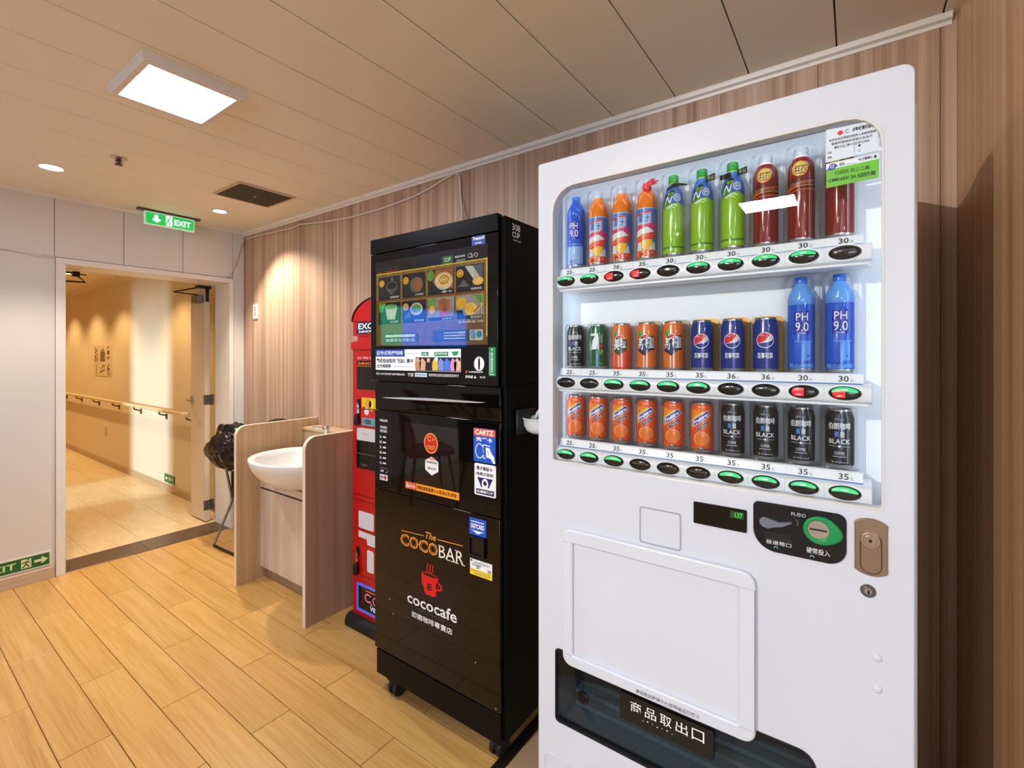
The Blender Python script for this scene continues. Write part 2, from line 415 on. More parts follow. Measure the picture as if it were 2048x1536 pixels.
g = G(); g.tube([(-4.535, -.174, .985), (-4.535, -.205, .985), (-4.525, -.215, .985), (-4.43, -.215, .985)], .008); g.box(-4.55, -4.52, -.182, -.174, .955, 1.02); part(g, 'door_handle', steel, leaf)
dkm = M('dark_closer_metal', '2d2a26', .45, .6)
g = G(); g.box(-4.42, -4.30, -.225, -.174, 1.79, 1.85); part(g, 'closer_body', M('grey_closer_case', '77716a', .4, .5), leaf, bevel=.004)
g = G(); g.tube([(-4.33, -.21, 1.853), (-4.32, -.38, 1.86), (-4.26, -.20, 1.916)], .006); g.box(-4.30, -4.247, -.24, -.14, 1.905, 1.925); g.box(-4.31, -4.27, -.17, -.15, 1.80, 1.91); part(g, 'closer_arm', dkm, leaf)
g = G(); g.tube([(-4.26, -1.06, 1.917), (-4.26, -.99, 1.918)], .006); g.box(-4.28, -4.247, -.985, -.950, 1.895, 1.928); g.tube([(-4.265, -.965, 1.905), (-4.265, -.918, 1.862), (-4.265, -1.06, 1.858)], .006); g.tube([(-4.26, -.96, 1.913), (-4.255, -.915, 1.911)], .004)
g.box(-4.29, -4.24, -1.095, -1.055, 1.84, 1.93); part(g, 'closer_arm', dkm, dr)

# corridor beyond the door
cw = M('corridor_wall', 'e2cfae', .55, var=.03, scale=80)
g = G(); g.box(-14, XD-.247, 0, .1, 0, 2.4); struct(g, 'wall_back', cw, smooth=0)
g = G(); g.box(-14.1, -14, -1.9, .1, 0, 2.4); struct(g, 'wall_end', cw, smooth=0)
g = G(); g.box(-14, -6.44, -1.9, -1.78, 0, 2.3); g.box(-5.76, XD-.245, -1.9, -1.78, 0, 2.3); g.box(-6.44, -5.76, -1.9, -1.78, 1.5, 2.3); struct(g, 'wall_front', cw, smooth=0)
g = G(); g.box(-14, XD-.245, -1.9, .0, 2.247, 2.3); struct(g, 'ceiling', M('corridor_ceiling', 'd9c4a2', .5), smooth=0)
g = G(); g.prism([(0, 2.225), (-.012, 2.225), (-.02, 2.247), (0, 2.247)], 'x', -14, XD-.247); struct(g, 'trim_3', cw, smooth=0)
cb = M('corridor_skirting', 'b79c76', .4)
g = G(); g.prism([(0, 0), (-.014, 0), (-.014, .06), (-.008, .07), (0, .07)], 'x', -14, XD-.25); struct(g, 'baseboard_back', cb, smooth=0)
g = G(); g.box(-14, XD-.245, -5, 0, -.06, -.004); cf = struct(g, 'floor', M('corridor_floor_joint', 'a98a5e', .7), smooth=0)
vt_m = WOOD('vinyl_tile', 'd5b98a', 'e3cba0', 'ecd9b5', 0, rough=.32, along=2.5, across=9, var=.06, fine=.5, bump=.02)
g = G(); g.box(-.2992, .2992, -.1492, .1492, -.004, 0); tm = mesh_only(g, 'floor_tile', vt_m)
for i in range(16):
    for j in range(6):
        xx = XD-.25-.3-.6*i-(.3 if j % 2 else 0)
        piece('floor_tile', tm, cf, (xx, -.15-.3*j, 0))
for j in (1, 3, 5):
    g = G(); g.box(-.149, .149, -.1492, .1492, -.004, 0); piece('floor_tile', mesh_only(g, 'floor_tile', vt_m), cf, (XD-.25-.15, -.15-.3*j, 0))
g = G()
for i in range(7):
    pass
# handrail with its brackets
hr = thing('handrail', 'long beige handrail on brackets along the yellow corridor wall', 'handrail', (-4.95, -.06, .815))
g = G(); g.tube([(-13.9, -.06, .815), (-5.06, -.06, .815)], .019, 12); g.obj('rail', M('beige_rail', 'e0c79d', .35), hr)
g = G(); g.tube([(-5.07, -.06, .815), (-5.05, -.06, .815), (-4.96, -.06, .815), (-4.945, -.06, .815)], [.018, .025, .025, .014], 12); g.obj('end_cap', M('pale_rail_cap', 'ecdcc0', .35), hr)
g = G(); g.tube([(-.0, -.06, .797), (-.0, -.055, .775), (.02, -.03, .765), (.03, -.004, .755)], .008, 8); g.prism([(.012, .72), (.048, .72), (.048, .775), (.012, .775)], 'y', -.008, 0)
bm_ = mesh_only(g, 'bracket', M('bronze_bracket', '6b5233', .4, .7), 40)
for x in (-12.4, -11.65, -10.9, -10.15, -9.43, -8.65, -7.86, -7.09, -6.36, -5.64, -4.97): piece('bracket', bm_, hr, Vector((x, 0, 0))-hr.location)
# corridor poster, low arrow sign, socket plate
po = thing('poster', 'small framed notice with dark drawings on the yellow corridor wall', 'poster', (-7.69, 0, 1.1))
g = G(); g.box(-8.05, -7.34, -.006, 0, 1.10, 1.484); g.obj('backing', M('poster_paper', 'd8c49c', .5), po)
pk = M('poster_ink', '5a3a24', .6); A = Art()
for (u, v) in ((-7.98, 1.44), (-7.93, 1.42), (-7.98, 1.40), (-7.92, 1.37), (-7.98, 1.35), (-7.46, 1.46)): A.disc(u, v, .018, 0, n=10)
for i in range(6): A.rect(-8.02, 1.28+.012*i, -7.88, 1.285+.012*i); A.rect(-7.78, 1.29+.02*i, -7.58, 1.30+.02*i)
A.poly([(-7.79, 1.28), (-7.59, 1.28), (-7.61, 1.42), (-7.68, 1.46), (-7.76, 1.42)], 1, .0002); A.line([(-7.96, 1.24), (-7.93, 1.12)], .012); A.ring(-7.44, 1.16, .06, .014, 0, rz=.045)
A.line([(-7.42, 1.26), (-7.5, 1.2), (-7.44, 1.16)], .02); A.line([(-7.78, 1.14), (-7.6, 1.18), (-7.62, 1.24), (-7.74, 1.2), (-7.78, 1.14)], .014); A.rect(-7.5, 1.37, -7.42, 1.42); A.rect(-7.52, 1.31, -7.4, 1.35, 1)
A.obj('drawing', [pk, M('poster_grey', '9a8464', .6)], po, y=-.0062)
ls = thing('arrow_sign', 'little green arrow sign low on the corridor wall beside the baseboard', 'sign', (-5.53, 0, .09))
gm = M('exit_green', '0a6b38', .4); cream = M('photoluminescent_cream', 'e3e0b4', .5)
g = G(); g.box(-5.66, -5.405, -.005, 0, .088, .17); g.obj('plate', gm, ls)
A = Art(); A.poly([(-5.64, .13), (-5.60, .15), (-5.60, .137), (-5.57, .137), (-5.57, .123), (-5.60, .123), (-5.60, .11)]); A.obj('arrow', cream, ls, y=-.0055); A = Art(); A.rect(-5.54, .115, -5.51, .145); A.obj('figure_print', cream, ls, y=-.0055); A = Art(); A.text('EXIT', -5.495, .12, -5.425, .142, 0, .02); A.obj('lettering', cream, ls, y=-.0055)
g = G(); g.box(-7.62, -7.55, -.006, 0, .36, .47); tag(g.obj('wall_socket', M('corridor_plate', 'd4b98c', .5), bevel=.002), 'pale socket plate low on the corridor wall under the handrail', 'socket')
# corridor lamps: recessed warm downlights near the wall and the cool daylight that comes in opposite
for i, x in enumerate((-12.6, -11.3, -10.1, -9.0, -7.95, -6.9, -5.2)):
    d = thing('corridor_downlight', ('corridor ceiling downlight farthest down the corridor', 'corridor ceiling downlight before the farthest one', 'corridor ceiling downlight third from the far end', 'corridor ceiling downlight making the leftmost warm scallop on the yellow wall', 'corridor ceiling downlight above the framed notice', 'corridor ceiling downlight right of the framed notice', 'corridor ceiling downlight nearest the open door leaf')[i], 'ceiling light', (x, -.50, 2.247), 'corridor ceiling downlights')
    g = G(); g.lathe([(.035, 2.2465), (.05, 2.2465), (.052, 2.243), (.05, 2.2405), (.036, 2.243), (.035, 2.2465)], x, -.50); g.obj('trim_ring', trim_m, d)
    g = G(); g.lathe([(0, 2.2462), (.035, 2.2462)], x, -.50); g.obj('lens', EMIT('warm_lens', 'ffd9a0', 12), d)
    spot('lamp', (x, -.50, 2.235), WARM_W, (1, .69, .34), 112, .6, aim=(x, -.42, 0), parent=d)
al = bpy.data.lights.new('daylight', 'AREA'); al.shape = 'RECTANGLE'; al.size = .35; al.size_y = 1.5; al.energy = 290; al.color = (.60, .80, 1)
ao = bpy.data.objects.new('daylight', al); COL.objects.link(ao); ao.location = (-6.12, -4.6, 1.0); ao.rotation_euler = (PI/2, 0, 0)

# ---------------------------------------------------------------- ceiling fittings
def panel_light(cx, cy, label, L=PANEL_L, w=.358, d=.323):
    t = thing('ceiling_light', label, 'ceiling light', (cx, cy, H), 'square ceiling lamps')
    z0 = H-.031; x0, x1, y0, y1 = cx-w/2, cx+w/2, cy-d/2, cy+d/2
    R = lambda e: [(x0+e, y0+e), (x1-e, y0+e), (x1-e, y1-e), (x0+e, y1-e)]
    g = G()
    O, I = R(0), R(.026); n = 4
    V = [(p[0], p[1], H) for p in O]+[(p[0], p[1], z0+.006) for p in R(.004)]+[(p[0], p[1], z0) for p in R(.008)]+[(p[0], p[1], z0) for p in I]+[(p[0], p[1], z0+.004) for p in R(.0275)]
    F = [(r*4+i, r*4+(i+1) % 4, r*4+4+(i+1) % 4, r*4+4+i) for r in range(4) for i in range(4)]
    g.add(V, F); g.obj('frame', M('white_lamp_frame', 'e8ded4', .4), t, smooth=20)
    g = G(); g.box(x0+.002, x1-.002, y0+.002, y1-.002, H-.006, H-.0005); g.obj('back_plate', MATS['white_lamp_frame'], t, smooth=0)
    g = G(); g.add([(p[0], p[1], z0+.003) for p in R(.027)], [(0, 1, 2, 3)]); g.obj('diffuser', EMIT('lamp_diffuser_%d' % L, 'ebf3ff', L), t, smooth=0)
    for yy_ in (y0+.013, y1-.013):
        g = G(); g.lathe([(.003, z0), (.003, z0-.001), (0, z0-.002)], x1-.013, yy_, 8); g.obj('screw', steel, t)
    return t
panel_light(-2.026, -1.147, 'square white ceiling lamp glowing above the floor beside the vent')
for i, (x, y) in enumerate(((-.44, -3.11), (1.5, -3.2), (1.6, -5.4), (-3.62, -5.4))):  # the mirrored lamp first, then unseen lamps added to fill the room
    panel_light(x, y, ('square ceiling lamp behind the viewer, mirrored in the drinks machine window', 'added unseen fill lamp on the right beyond the wood wall', 'added unseen fill lamp at the far right back of the room by the added window', 'added unseen fill lamp in the back corner near the lit display')[i], L=PANEL_L*.75)
def downlight(x, y, label, r=.052, aim=None, wt=SPOT_W, ang=95, col=(1, .88, .72), lens=30, size=.03):
    t = thing('downlight', label, 'ceiling light', (x, y, H), 'recessed ceiling downlights')
    g = G(); g.lathe([(r-.008, H-.0005), (r+.002, H-.0005), (r+.003, H-.004), (r-.002, H-.006), (r-.008, H-.003), (r-.008, H-.0005)], x, y, 32); g.obj('trim_ring', trim_m, t)
    g = G(); g.lathe([(0, H-.001), (r-.008, H-.001)], x, y, 32); g.obj('lens', EMIT('downlight_lens_%d' % lens, 'fff0dc', lens), t)
    spot('lamp', (x, y, H-.012), wt, col, ang, .55, aim=aim, parent=t, size=size)
downlight(-3.402, -1.243, 'round recessed downlight on the left of the ceiling near the door wall')
downlight(-3.51, -.385, 'smaller round downlight between the green exit sign and the vent', .046, aim=(-2.95, -.05, 0), wt=SPOT_W*1.9, ang=105)
# sprinkler
t = thing('sprinkler', 'small dark fire sprinkler head under the ceiling above the exit sign', 'sprinkler', (-2.97, -1.075, H))
g = G(); g.lathe([(0, H), (.034, H), (.034, H-.004), (.02, H-.009), (0, H-.009)], -2.97, -1.075, 20); g.obj('rosette', M('sprinkler_rosette', 'c9beb0', .3, .8), t)
g = G(); g.lathe([(.009, H-.008), (.009, H-.018), (.004, H-.02), (.004, H-.03), (.0, H-.03)], -2.97, -1.075, 12)
for s in (-1, 1): g.tube([(-2.97, -1.075+s*.009, H-.012), (-2.97, -1.075+s*.012, H-.022), (-2.97, -1.075, H-.034)], .0022, 6)
g.lathe([(0, H-.034), (.017, H-.034), (.017, H-.036), (0, H-.037)], -2.97, -1.075, 16); g.obj('deflector', M('sprinkler_bronze', '3d332a', .4, .7), t)
# air vent
VX0, VX1, VY0, VY1 = -3.155, -2.815, -.575, -.235
t = thing('ceiling_vent', 'square dark louvred air vent in the ceiling near the wood wall', 'vent', ((VX0+VX1)/2, (VY0+VY1)/2, H))
O = [(VX0, VY0), (VX1, VY0), (VX1, VY1), (VX0, VY1)]; e = .014; I = [(VX0+e, VY0+e), (VX1-e, VY0+e), (VX1-e, VY1-e), (VX0+e, VY1-e)]
g = G(); g.frame(O, I, 'z', H, H-.008); g.obj('frame', M('vent_frame', 'cdb79b', .45), t, bevel=.002)
g = G(); g.box(VX0+e, VX1-e, VY0+e, VY1-e, H-.002, H-.0005); g.obj('backing', M('vent_backing', '15110e', .8), t, smooth=0)
sm = M('vent_slat', '3a332c', .5, .4); g = G(); g.prism([(-.007, -.0015), (.005, -.008), (.007, -.0065), (-.005, -.0003)], 'y', -(VY1-VY0-2*e)/2, (VY1-VY0-2*e)/2)
g2 = G(); yv0, yv1 = VX0+e, VX1-e
g2.prism([(-.007, -.0015), (.005, -.0075), (.006, -.006), (-.005, -.0003)], 'x', -(yv1-yv0)/2, (yv1-yv0)/2)
sl = mesh_only(g2, 'slat', sm)
for i in range(16): piece('slat', sl, t, (0, VY0+e+.0095+i*.0195-(VY0+VY1)/2, -.0005))
g = G(); g.tube([((VX0+VX1)/2-.01, -.405, H-.010), ((VX0+VX1)/2+.02, -.405, H-.010)], .003); g.obj('latch', steel, t)
# hanging exit sign
ex = thing('exit_sign', 'lit green exit sign hanging from the ceiling above the doorway', 'exit sign', (-3.86, -.56, H))
g = G(); g.box(-3.885, -3.84, -.745, -.375, H-.012, H); g.obj('bracket', M('exit_bracket', '5b534a', .4, .7), ex, bevel=.002)
Y0, Y1, Z0, Z1 = -.708, -.41, 2.246, 2.336
g = G(); g.prism(rrect(Y0, Y1, Z0, Z1, .004), 'x', -3.868, -3.852); g.obj('housing', M('exit_housing', 'e6efe6', .4, emit=.25, ecol='c8f0d8'), ex)
A = Art(); A.rect(Y0+.008, Z0+.008, Y1-.006, Z1-.008, 0, .001); A.obj('lit_face', EMIT('exit_lit_green', '08b04c', 1.3), ex, x=-3.852)
ew = EMIT('exit_lit_white', 'e9fff2', 1.5)
A = Art(); c = (-.64, 2.291)
A.disc(c[0]-.012, c[1]-.006, .011); A.disc(c[0]+.012, c[1]-.006, .011); A.disc(c[0]-.002, c[1]+.016, .012, rz=.014); A.poly([(c[0]-.006, c[1]), (c[0]+.006, c[1]), (c[0]+.004, c[1]-.026), (c[0]-.004, c[1]-.026)])
A.obj('flower_symbol', ew, ex, x=-3.8505)
A = Art(); A.rect(-.587, 2.258, -.548, 2.326, 0)
A.disc(-.561, 2.318, .0055, 1, .0008, n=10); A.line([(-.567, 2.309), (-.572, 2.29), (-.562, 2.277), (-.567, 2.262)], .006, 1, .0008); A.line([(-.572, 2.29), (-.582, 2.278), (-.585, 2.264)], .006, 1, .0008); A.line([(-.582, 2.30), (-.570, 2.306), (-.556, 2.298), (-.551, 2.304)], .005, 1, .0008)
A.obj('running_figure', [ew, EMIT('exit_lit_green', '08b04c', 1.3)], ex, x=-3.8505)
A = Art(); A.text('EXIT', -.537, 2.272, -.435, 2.310, bold=.03); A.obj('lettering', ew, ex, x=-3.8505)
# photoluminescent low-level sign on the door wall
lo = thing('low_exit_sign', 'green strip sign with arrow and running figure just above the left baseboard', 'exit sign', (XD, -1.3, .085))
g = G(); g.prism(rrect(-1.62, -1.136, .0835, .17, .004), 'x', XD, XD+.006); g.obj('plate', M('cream_sign_edge', 'e6dcc8', .5), lo)
A = Art(); A.rect(-1.612, .091, -1.146, .162); A.obj('green_field', gm, lo, x=XD+.006)
A = Art(); A.text('EXIT', -1.425, .109, -1.288, .145, bold=.02); A.obj('lettering', cream, lo, x=XD+.0065)
A = Art(); A.rect(-1.268, .100, -1.225, .153, 0)
A.disc(-1.238, .147, .005, 1, .0008, n=10); A.line([(-1.244, .139), (-1.249, .124), (-1.239, .115), (-1.236, .103)], .006, 1, .0008); A.line([(-1.249, .124), (-1.256, .112), (-1.263, .105)], .006, 1, .0008); A.line([(-1.264, .128), (-1.256, .137), (-1.244, .139), (-1.231, .13)], .005, 1, .0008)
A.obj('running_figure', [cream, gm], lo, x=XD+.0065)
A = Art(); A.poly([(-1.212, .119), (-1.18, .119), (-1.18, .105), (-1.152, .127), (-1.18, .149), (-1.18, .135), (-1.212, .135)]); A.obj('arrow', cream, lo, x=XD+.0065)
# white cables
wire = M('white_cable', 'd9cfc6', .5)
P = [(-3.95, -.006, 2.297), (-3.92, -.006, 2.295), (-3.59, -.006, 2.288), (-3.30, -.006, 2.276), (-3.225, -.006, 2.277), (-3.19, -.006, 2.288), (-2.9, -.006, 2.258), (-2.6, -.006, 2.238), (-2.3, -.006, 2.238), (-2.0, -.006, 2.256), (-1.85, -.006, 2.284), (-1.74, -.006, 2.308), (-1.70, -.006, 2.317), (-1.672, -.006, 2.305), (-1.658, -.008, 2.27), (-1.655, -.01, 2.2), (-1.635, -.02, 2.12), (-1.60, -.06, 2.0), (-1.575, -.09, 1.90), (-1.57, -.10, 1.84)]
g = G(); g.tube(P, .0055, 8); tag(g.obj('cable', wire, None), 'white cable clipped along the top of the wood wall, dropping to the black machine', 'cable')
P = [(XD+.008, -.012, 2.275), (XD+.007, -.03, 2.235), (XD+.007, -.075, 2.07), (XD+.007, -.115, 1.985), (XD+.016, -.14, 1.972)]
g = G(); g.tube(P, .005, 8); tag(g.obj('cable', wire, None), 'short white cable slanting down from the room corner to the door frame', 'cable')
P = [(XD+.005, -1.125, 1.962), (XD+.006, -1.23, 1.966), (XD+.006, -1.36, 1.983), (XD+.006, -1.6, 2.01)]
g = G(); g.tube(P, .004, 8); tag(g.obj('cable', wire, None), 'thin white cable running left across the wall from the door frame', 'cable')
t = thing('wall_tag', 'narrow white tag with tiny vertical writing on the wood wall', 'wall tag', (-3.805, 0, 1.645))
g = G(); g.prism(rrect(-3.838, -3.775, 1.648, 1.765, .004), 'y', -.008, 0); g.obj('plate', M('white_tag', 'f0ece6', .4), t)
A = Art(); [A.rect(-3.815, 1.675+.018*i, -3.798, 1.686+.018*i) for i in range(4)]; A.obj('writing', grey_pt, t, y=-.008)

# ---------------------------------------------------------------- washstand between two side panels
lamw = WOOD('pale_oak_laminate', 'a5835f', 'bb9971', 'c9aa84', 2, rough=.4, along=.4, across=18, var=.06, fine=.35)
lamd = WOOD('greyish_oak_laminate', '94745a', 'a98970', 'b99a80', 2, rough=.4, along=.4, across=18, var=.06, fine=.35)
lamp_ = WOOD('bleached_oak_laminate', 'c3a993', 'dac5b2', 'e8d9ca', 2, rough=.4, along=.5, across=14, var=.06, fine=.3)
edge_m = M('cream_edge_band', 'ecdcc6', .4)
ws = thing('washstand', 'oak laminate washstand with white basin between two tall side panels', 'washstand', (-2.6, -.27, 0))
def side(x0, x1, yf, zt, mat):
    P = [(-.001, 0), (yf, 0), (yf, zt-.06)]+[(yf+.06-.06*math.cos(a*PI/12), zt-.06+.06*math.sin(a*PI/12)) for a in range(1, 7)]+[(-.001, zt)]
    g = G(); g.prism(P, 'x', x0, x1); o = g.obj('side_panel', mat, ws, bevel=.0015)
    E = [(yf, 0), (yf, zt-.06)]+P[3:]; g = G()
    for a, b in zip(E, E[1:]):
        d = Vector((b[0]-a[0], b[1]-a[1])).normalized(); n = Vector((d.y, -d.x))*-.0012
        V = [(x, a[0]+n.x*k, a[1]+n.y*k) for x in (x0-.0003, x1+.0003) for k in (0, 1)]+[(x, b[0]+n.x*k, b[1]+n.y*k) for x in (x0-.0003, x1+.0003) for k in (0, 1)]
        g.add(V, [(0, 1, 5, 4), (2, 6, 7, 3), (1, 3, 7, 5), (0, 4, 6, 2)])
    g.obj('edge_band', edge_m, o, smooth=40); return o
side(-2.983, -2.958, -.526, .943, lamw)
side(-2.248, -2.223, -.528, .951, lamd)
g = G(); g.box(-2.957, -2.249, -.115, -.001, .875, .893); g.box(-2.957, -2.249, -.10, -.001, 0, .875); g.obj('ledge', WOOD('ledge_laminate', 'c3a27a', 'd6b993', 'e3caa9', 0, rough=.35, across=20), ws, bevel=.002)
g = G(); g.box(-2.957, -2.249, -.388, -.10, .075, .548); g.box(-2.957, -2.249, -.3875, -.10, .558, .60); g.obj('cabinet', lamp_, ws, bevel=.0015)
g = G(); g.box(-2.957, -2.249, -.38, -.10, .548, .558); g.obj('shadow_gap', dark_gap, ws, smooth=0)
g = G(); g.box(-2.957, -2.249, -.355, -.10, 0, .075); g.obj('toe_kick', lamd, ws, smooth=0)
por = M('white_porcelain', 'f1eeea', .12, var=.01, spec=.5)
bx, by = -2.60, -.345
def basin():
    g = G(); a, b = .30, .25; prof = [(.0, .615), (.30, .612), (.5, .622), (.72, .655), (.88, .70), (.965, .742), (1.0, .775), (.998, .781), (.985, .784), (.93, .784), (.875, .783), (.85, .778), (.82, .755), (.74, .70), (.55, .665), (.25, .652), (.07, .65), (0, .65)]
    base = 0; S = 56
    for r, z in prof:
        for k in range(S):
            t_ = 2*PI*k/S; c_, s_ = math.cos(t_), math.sin(t_)
            ex_ = a*r*c_; ey = b*r*s_
            if s_ > 0: ey = b*r*(abs(s_)**.6)*.92
            g.v.append((bx+ex_, by+ey, z))
    for j in range(len(prof)-1):
        for k in range(S):
            q = (k+1) % S; g.f.append((j*S+k, j*S+q, (j+1)*S+q, (j+1)*S+k)); g.m.append(0)
    return g
bo = basin().obj('basin', por, ws, smooth=60, weld=True)
g = G(); g.lathe([(0, .6525), (.022, .6525), (.024, .651)], bx, by, 20); g.obj('drain', chrome, bo)
for s in (-.05, .0, .05):
    g = G(); g.tube([(bx+s+.07, by+.175, .722), (bx+s+.07, by+.19, .735)], .006); g.obj('overflow_hole', M('overflow_shadow', 'b9aea2', .5), bo)
fa = G(); fa.lathe([(.024, .784), (.024, .79), (.018, .795), (.017, .90), (.019, .905), (.0, .912)], -2.63, -.15, 20); fa.tube([(-2.63, -.155, .85), (-2.63, -.20, .865), (-2.63, -.25, .862), (-2.63, -.268, .845)], .011, 10)
fo = fa.obj('faucet', chrome, ws)
g = G(); g.tube([(-2.63, -.15, .915), (-2.67, -.16, .917), (-2.74, -.17, .915)], [.008, .006, .005], 8); g.lathe([(.019, .905), (.021, .908), (.021, .926), (.016, .932), (0, .933)], -2.63, -.15, 20); g.obj('lever', chrome, fo)

# ---------------------------------------------------------------- folding stand with black bag, round black bin
fs = thing('folding_stand', 'folding metal stand with crossed legs beside the wooden partition', 'stand', (-3.6, -.28, 0))
leg = M('stand_steel', '8d8378', .3, .9)
for (dx, n) in ((0, 'front'), (.30, 'rear')):
    g = G(); X = -3.70+dx
    g.tube([(X, -.345, .012), (X, -.22, .30), (X, -.265, .545)] if not dx else [(X, -.335, .012), (X, -.22, .30), (X, -.265, .545)], .0085, 10); g.obj('leg', leg, fs)
    g = G(); g.tube([(X+.012, -.10, .012), (X+.012, -.205, .30), (X+.012, -.17, .545)], .0085, 10); g.obj('leg', leg, fs)
g = G(); g.tube([(-3.70, -.345, .010), (-3.40, -.335, .010)], .0085, 10); g.obj('foot_bar', M('stand_dark_steel', '3f3832', .35, .8), fs)
g = G(); g.tube([(-3.69, -.10, .010), (-3.39, -.10, .010)], .0085, 10); g.obj('foot_bar', MATS['stand_dark_steel'], fs)
g = G(); g.box(-3.685, -3.655, -.236, -.212, .33, .52); hb = g.obj('hinge_strap', black_mt, fs)
def bag():
    from mathutils import noise
    bm = bmesh.new(); bmesh.ops.create_icosphere(bm, subdivisions=5, radius=1)
    for v in bm.verts:
        p = v.co.copy(); q = Vector((p.x*1.2, p.y*1.2, p.z*.8))
        fold = abs(noise.noise(q*1.7+Vector((3, 1, 0))))*.55+abs(noise.noise(q*3.6))*.26+abs(noise.noise(q*7.5+Vector((0, 5, 2))))*.10
        r = .86+fold*.62
        sh = 1-.36*max(0, -p.z)
        x = p.x*.25*r*sh; y = p.y*.14*r*sh; z = p.z*.165*r
        if p.x < -.2: z += -.10*(-p.x-.2); x -= .05*max(0, -p.x-.6)
        v.co = (x-3.655, y-.24, z+.70)
    me = bpy.data.meshes.new('rubbish_bag'); bm.to_mesh(me); bm.free(); o = bpy.data.objects.new('rubbish_bag', me); COL.objects.link(o)
    me.materials.append(M('black_bag_plastic', '08080a', .30, var=.3, scale=14, bump=.3, spec=.45)); me.shade_smooth(); me.set_sharp_from_angle(angle=math.radians(30)); return o
tag(bag(), 'crumpled black plastic bag draped over the folding stand by the doorway', 'bag')
t = thing('waste_bin', 'black round-topped bin hidden behind the left wooden partition', 'bin', (-3.25, -.12, 0))
g = G(); g.lathe([(0, 0), (.085, 0), (.09, .01), (.095, .84)], -3.25, -.12, 28); g.obj('body', black_mt, t)
g = G(); g.lathe([(.098, .84), (.098, .855), (.09, .885), (.065, .91), (.03, .922), (0, .925)], -3.25, -.12, 28); g.obj('lid', M('bin_lid_black', '141414', .25), t)

# ---------------------------------------------------------------- red machine with arched top
rm = thing('prize_machine', 'narrow red machine with arched top sign behind the black machine', 'vending machine', (-1.86, -.2, 0))
RY = -.36; red = M('red_enamel', 'c40a12', .25, var=.05, spec=.5); rx0, rx1 = -2.072, -1.648; rc_ = (rx0+rx1)/2
g = G(); g.prism(rrect(rx0, rx1, .055, 1.435, .006), 'y', RY, -.03); g.prism(rrect(rx0-.004, rx1+.004, 1.395, 1.428, .004), 'y', RY-.008, RY+.02); g.obj('cabinet', red, rm)
g = G(); g.prism([(rx0+.034, 1.43), (rx1-.034, 1.43), (rx1-.034, 1.468), (rx0+.034, 1.468)], 'y', RY+.004, -.05); g.obj('neck', red, rm)
top = [(rx0+.002, 1.462), (rx1-.002, 1.462)]+circle(rc_, 1.535, .211, .112, 24, 0, PI)
g = G(); g.prism(top, 'y', RY, -.06); ar = g.obj('arch_sign', red, rm)
g = G(); Oa = circle(rc_, 1.535, .216, .117, 24, 0, PI)
g.tube([(p[0], RY-.001, p[1]) for p in Oa], .0045, 8); g.obj('arch_trim', black_mt, ar)
g = G(); g.box(rx0+.002, rx1-.002, RY-.002, RY, 1.533, 1.536); g.obj('seam', M('red_seam', '6d070b', .5), ar, smooth=0)
g = G(); g.prism(rrect(-2.036, -1.684, 1.472, 1.528, .003), 'y', RY-.004, RY); sg = g.obj('sign_panel', M('navy_sign', '10163c', .2), ar)
sw = EMIT('sign_white', 'f4f6ff', 1.0)
A = Art(); A.text('EXCHANGE', -2.022, 1.494, -1.70, 1.524, 0, bold=.03); A.text('24HOURS SERVICE', -2.02, 1.476, -1.72, 1.489, 0, bold=.03); A.obj('sign_lettering', sw, ar, y=RY-.004)
A = Art(); A.text('自動兌換服務機', -2.034, 1.345, -1.70, 1.358, 0, bold=.01); A.obj('small_lettering', M('pink_print', 'f0a0a0', .4), rm, y=RY)
g = G(); g.box(-2.036, -1.69, RY-.003, RY, 1.195, 1.338); wdw = g.obj('window', black_gl, rm, bevel=.001)
A = Art(); A.text('24HOURS OPEN', -2.026, 1.317, -1.72, 1.331, 0, bold=.03); A.rect(-2.034, 1.309, -1.69, 1.3115, 0); A.obj('lit_lettering', EMIT('orange_led', 'ff7a1a', .9), wdw, y=RY-.003)
g = G(); g.box(-1.995, -1.69, RY-.004, RY, 1.016, 1.154); pan = g.obj('picture_panel', M('yellow_picture', 'f2c419', .3), rm)
A = Art(); A.poly([(-1.993, 1.052), (-1.70, 1.052), (-1.70, 1.10), (-1.95, 1.095), (-1.97, 1.11), (-1.993, 1.105)], 0); A.disc(-1.955, 1.087, .018, 1, .0008); A.disc(-1.94, 1.125, .022, 2, .0008); A.disc(-1.918, 1.12, .018, 3, .0008, rz=.03); A.rect(-1.993, 1.017, -1.70, 1.055, 4, .0008); A.disc(-1.945, 1.036, .024, 5, .0012, rz=.011); A.ring(-1.945, 1.036, .016, .003, 4, .0016, rz=.006); A.line([(-1.993, 1.096), (-1.9, 1.100), (-1.7, 1.098)], .005, 5, .001)
A.obj('picture', [M('pic_red', 'd8261c', .4), M('pic_white', 'f0eee8', .4), M('pic_orange', 'f09a12', .4), M('pic_yel2', 'ffdf30', .4), M('pic_blue', '6e9fb4', .4), M('pic_dark', '1c2027', .4)], pan, y=RY-.004)
def keybunch(x, z1, z0, col):
    g = G(); g.box(x-.012, x+.012, RY-.004, RY, z1-.045, z1); o = g.obj('lock_plate', black_mt, rm, bevel=.002)
    g = G(); g.tube([(x, RY-.008, z1-.02), (x+.004, RY-.012, z1-.05), (x-.003, RY-.012, z1-.075)], .007, 8); g.tube([(x+.006, RY-.01, z1-.03), (x+.008, RY-.012, z1-.07)], .004, 6); g.obj('keys', M(col[0], col[1], .3, .9), o)
    g = G(); g.prism([(x-.010, z1-.072), (x+.008, z1-.075), (x+.014, z1-.12), (x+.006, z0), (x-.016, z0), (x-.02, z1-.115)], 'y', RY-.02, RY-.005); g.obj('key_fob', black_rb, o, bevel=.003)
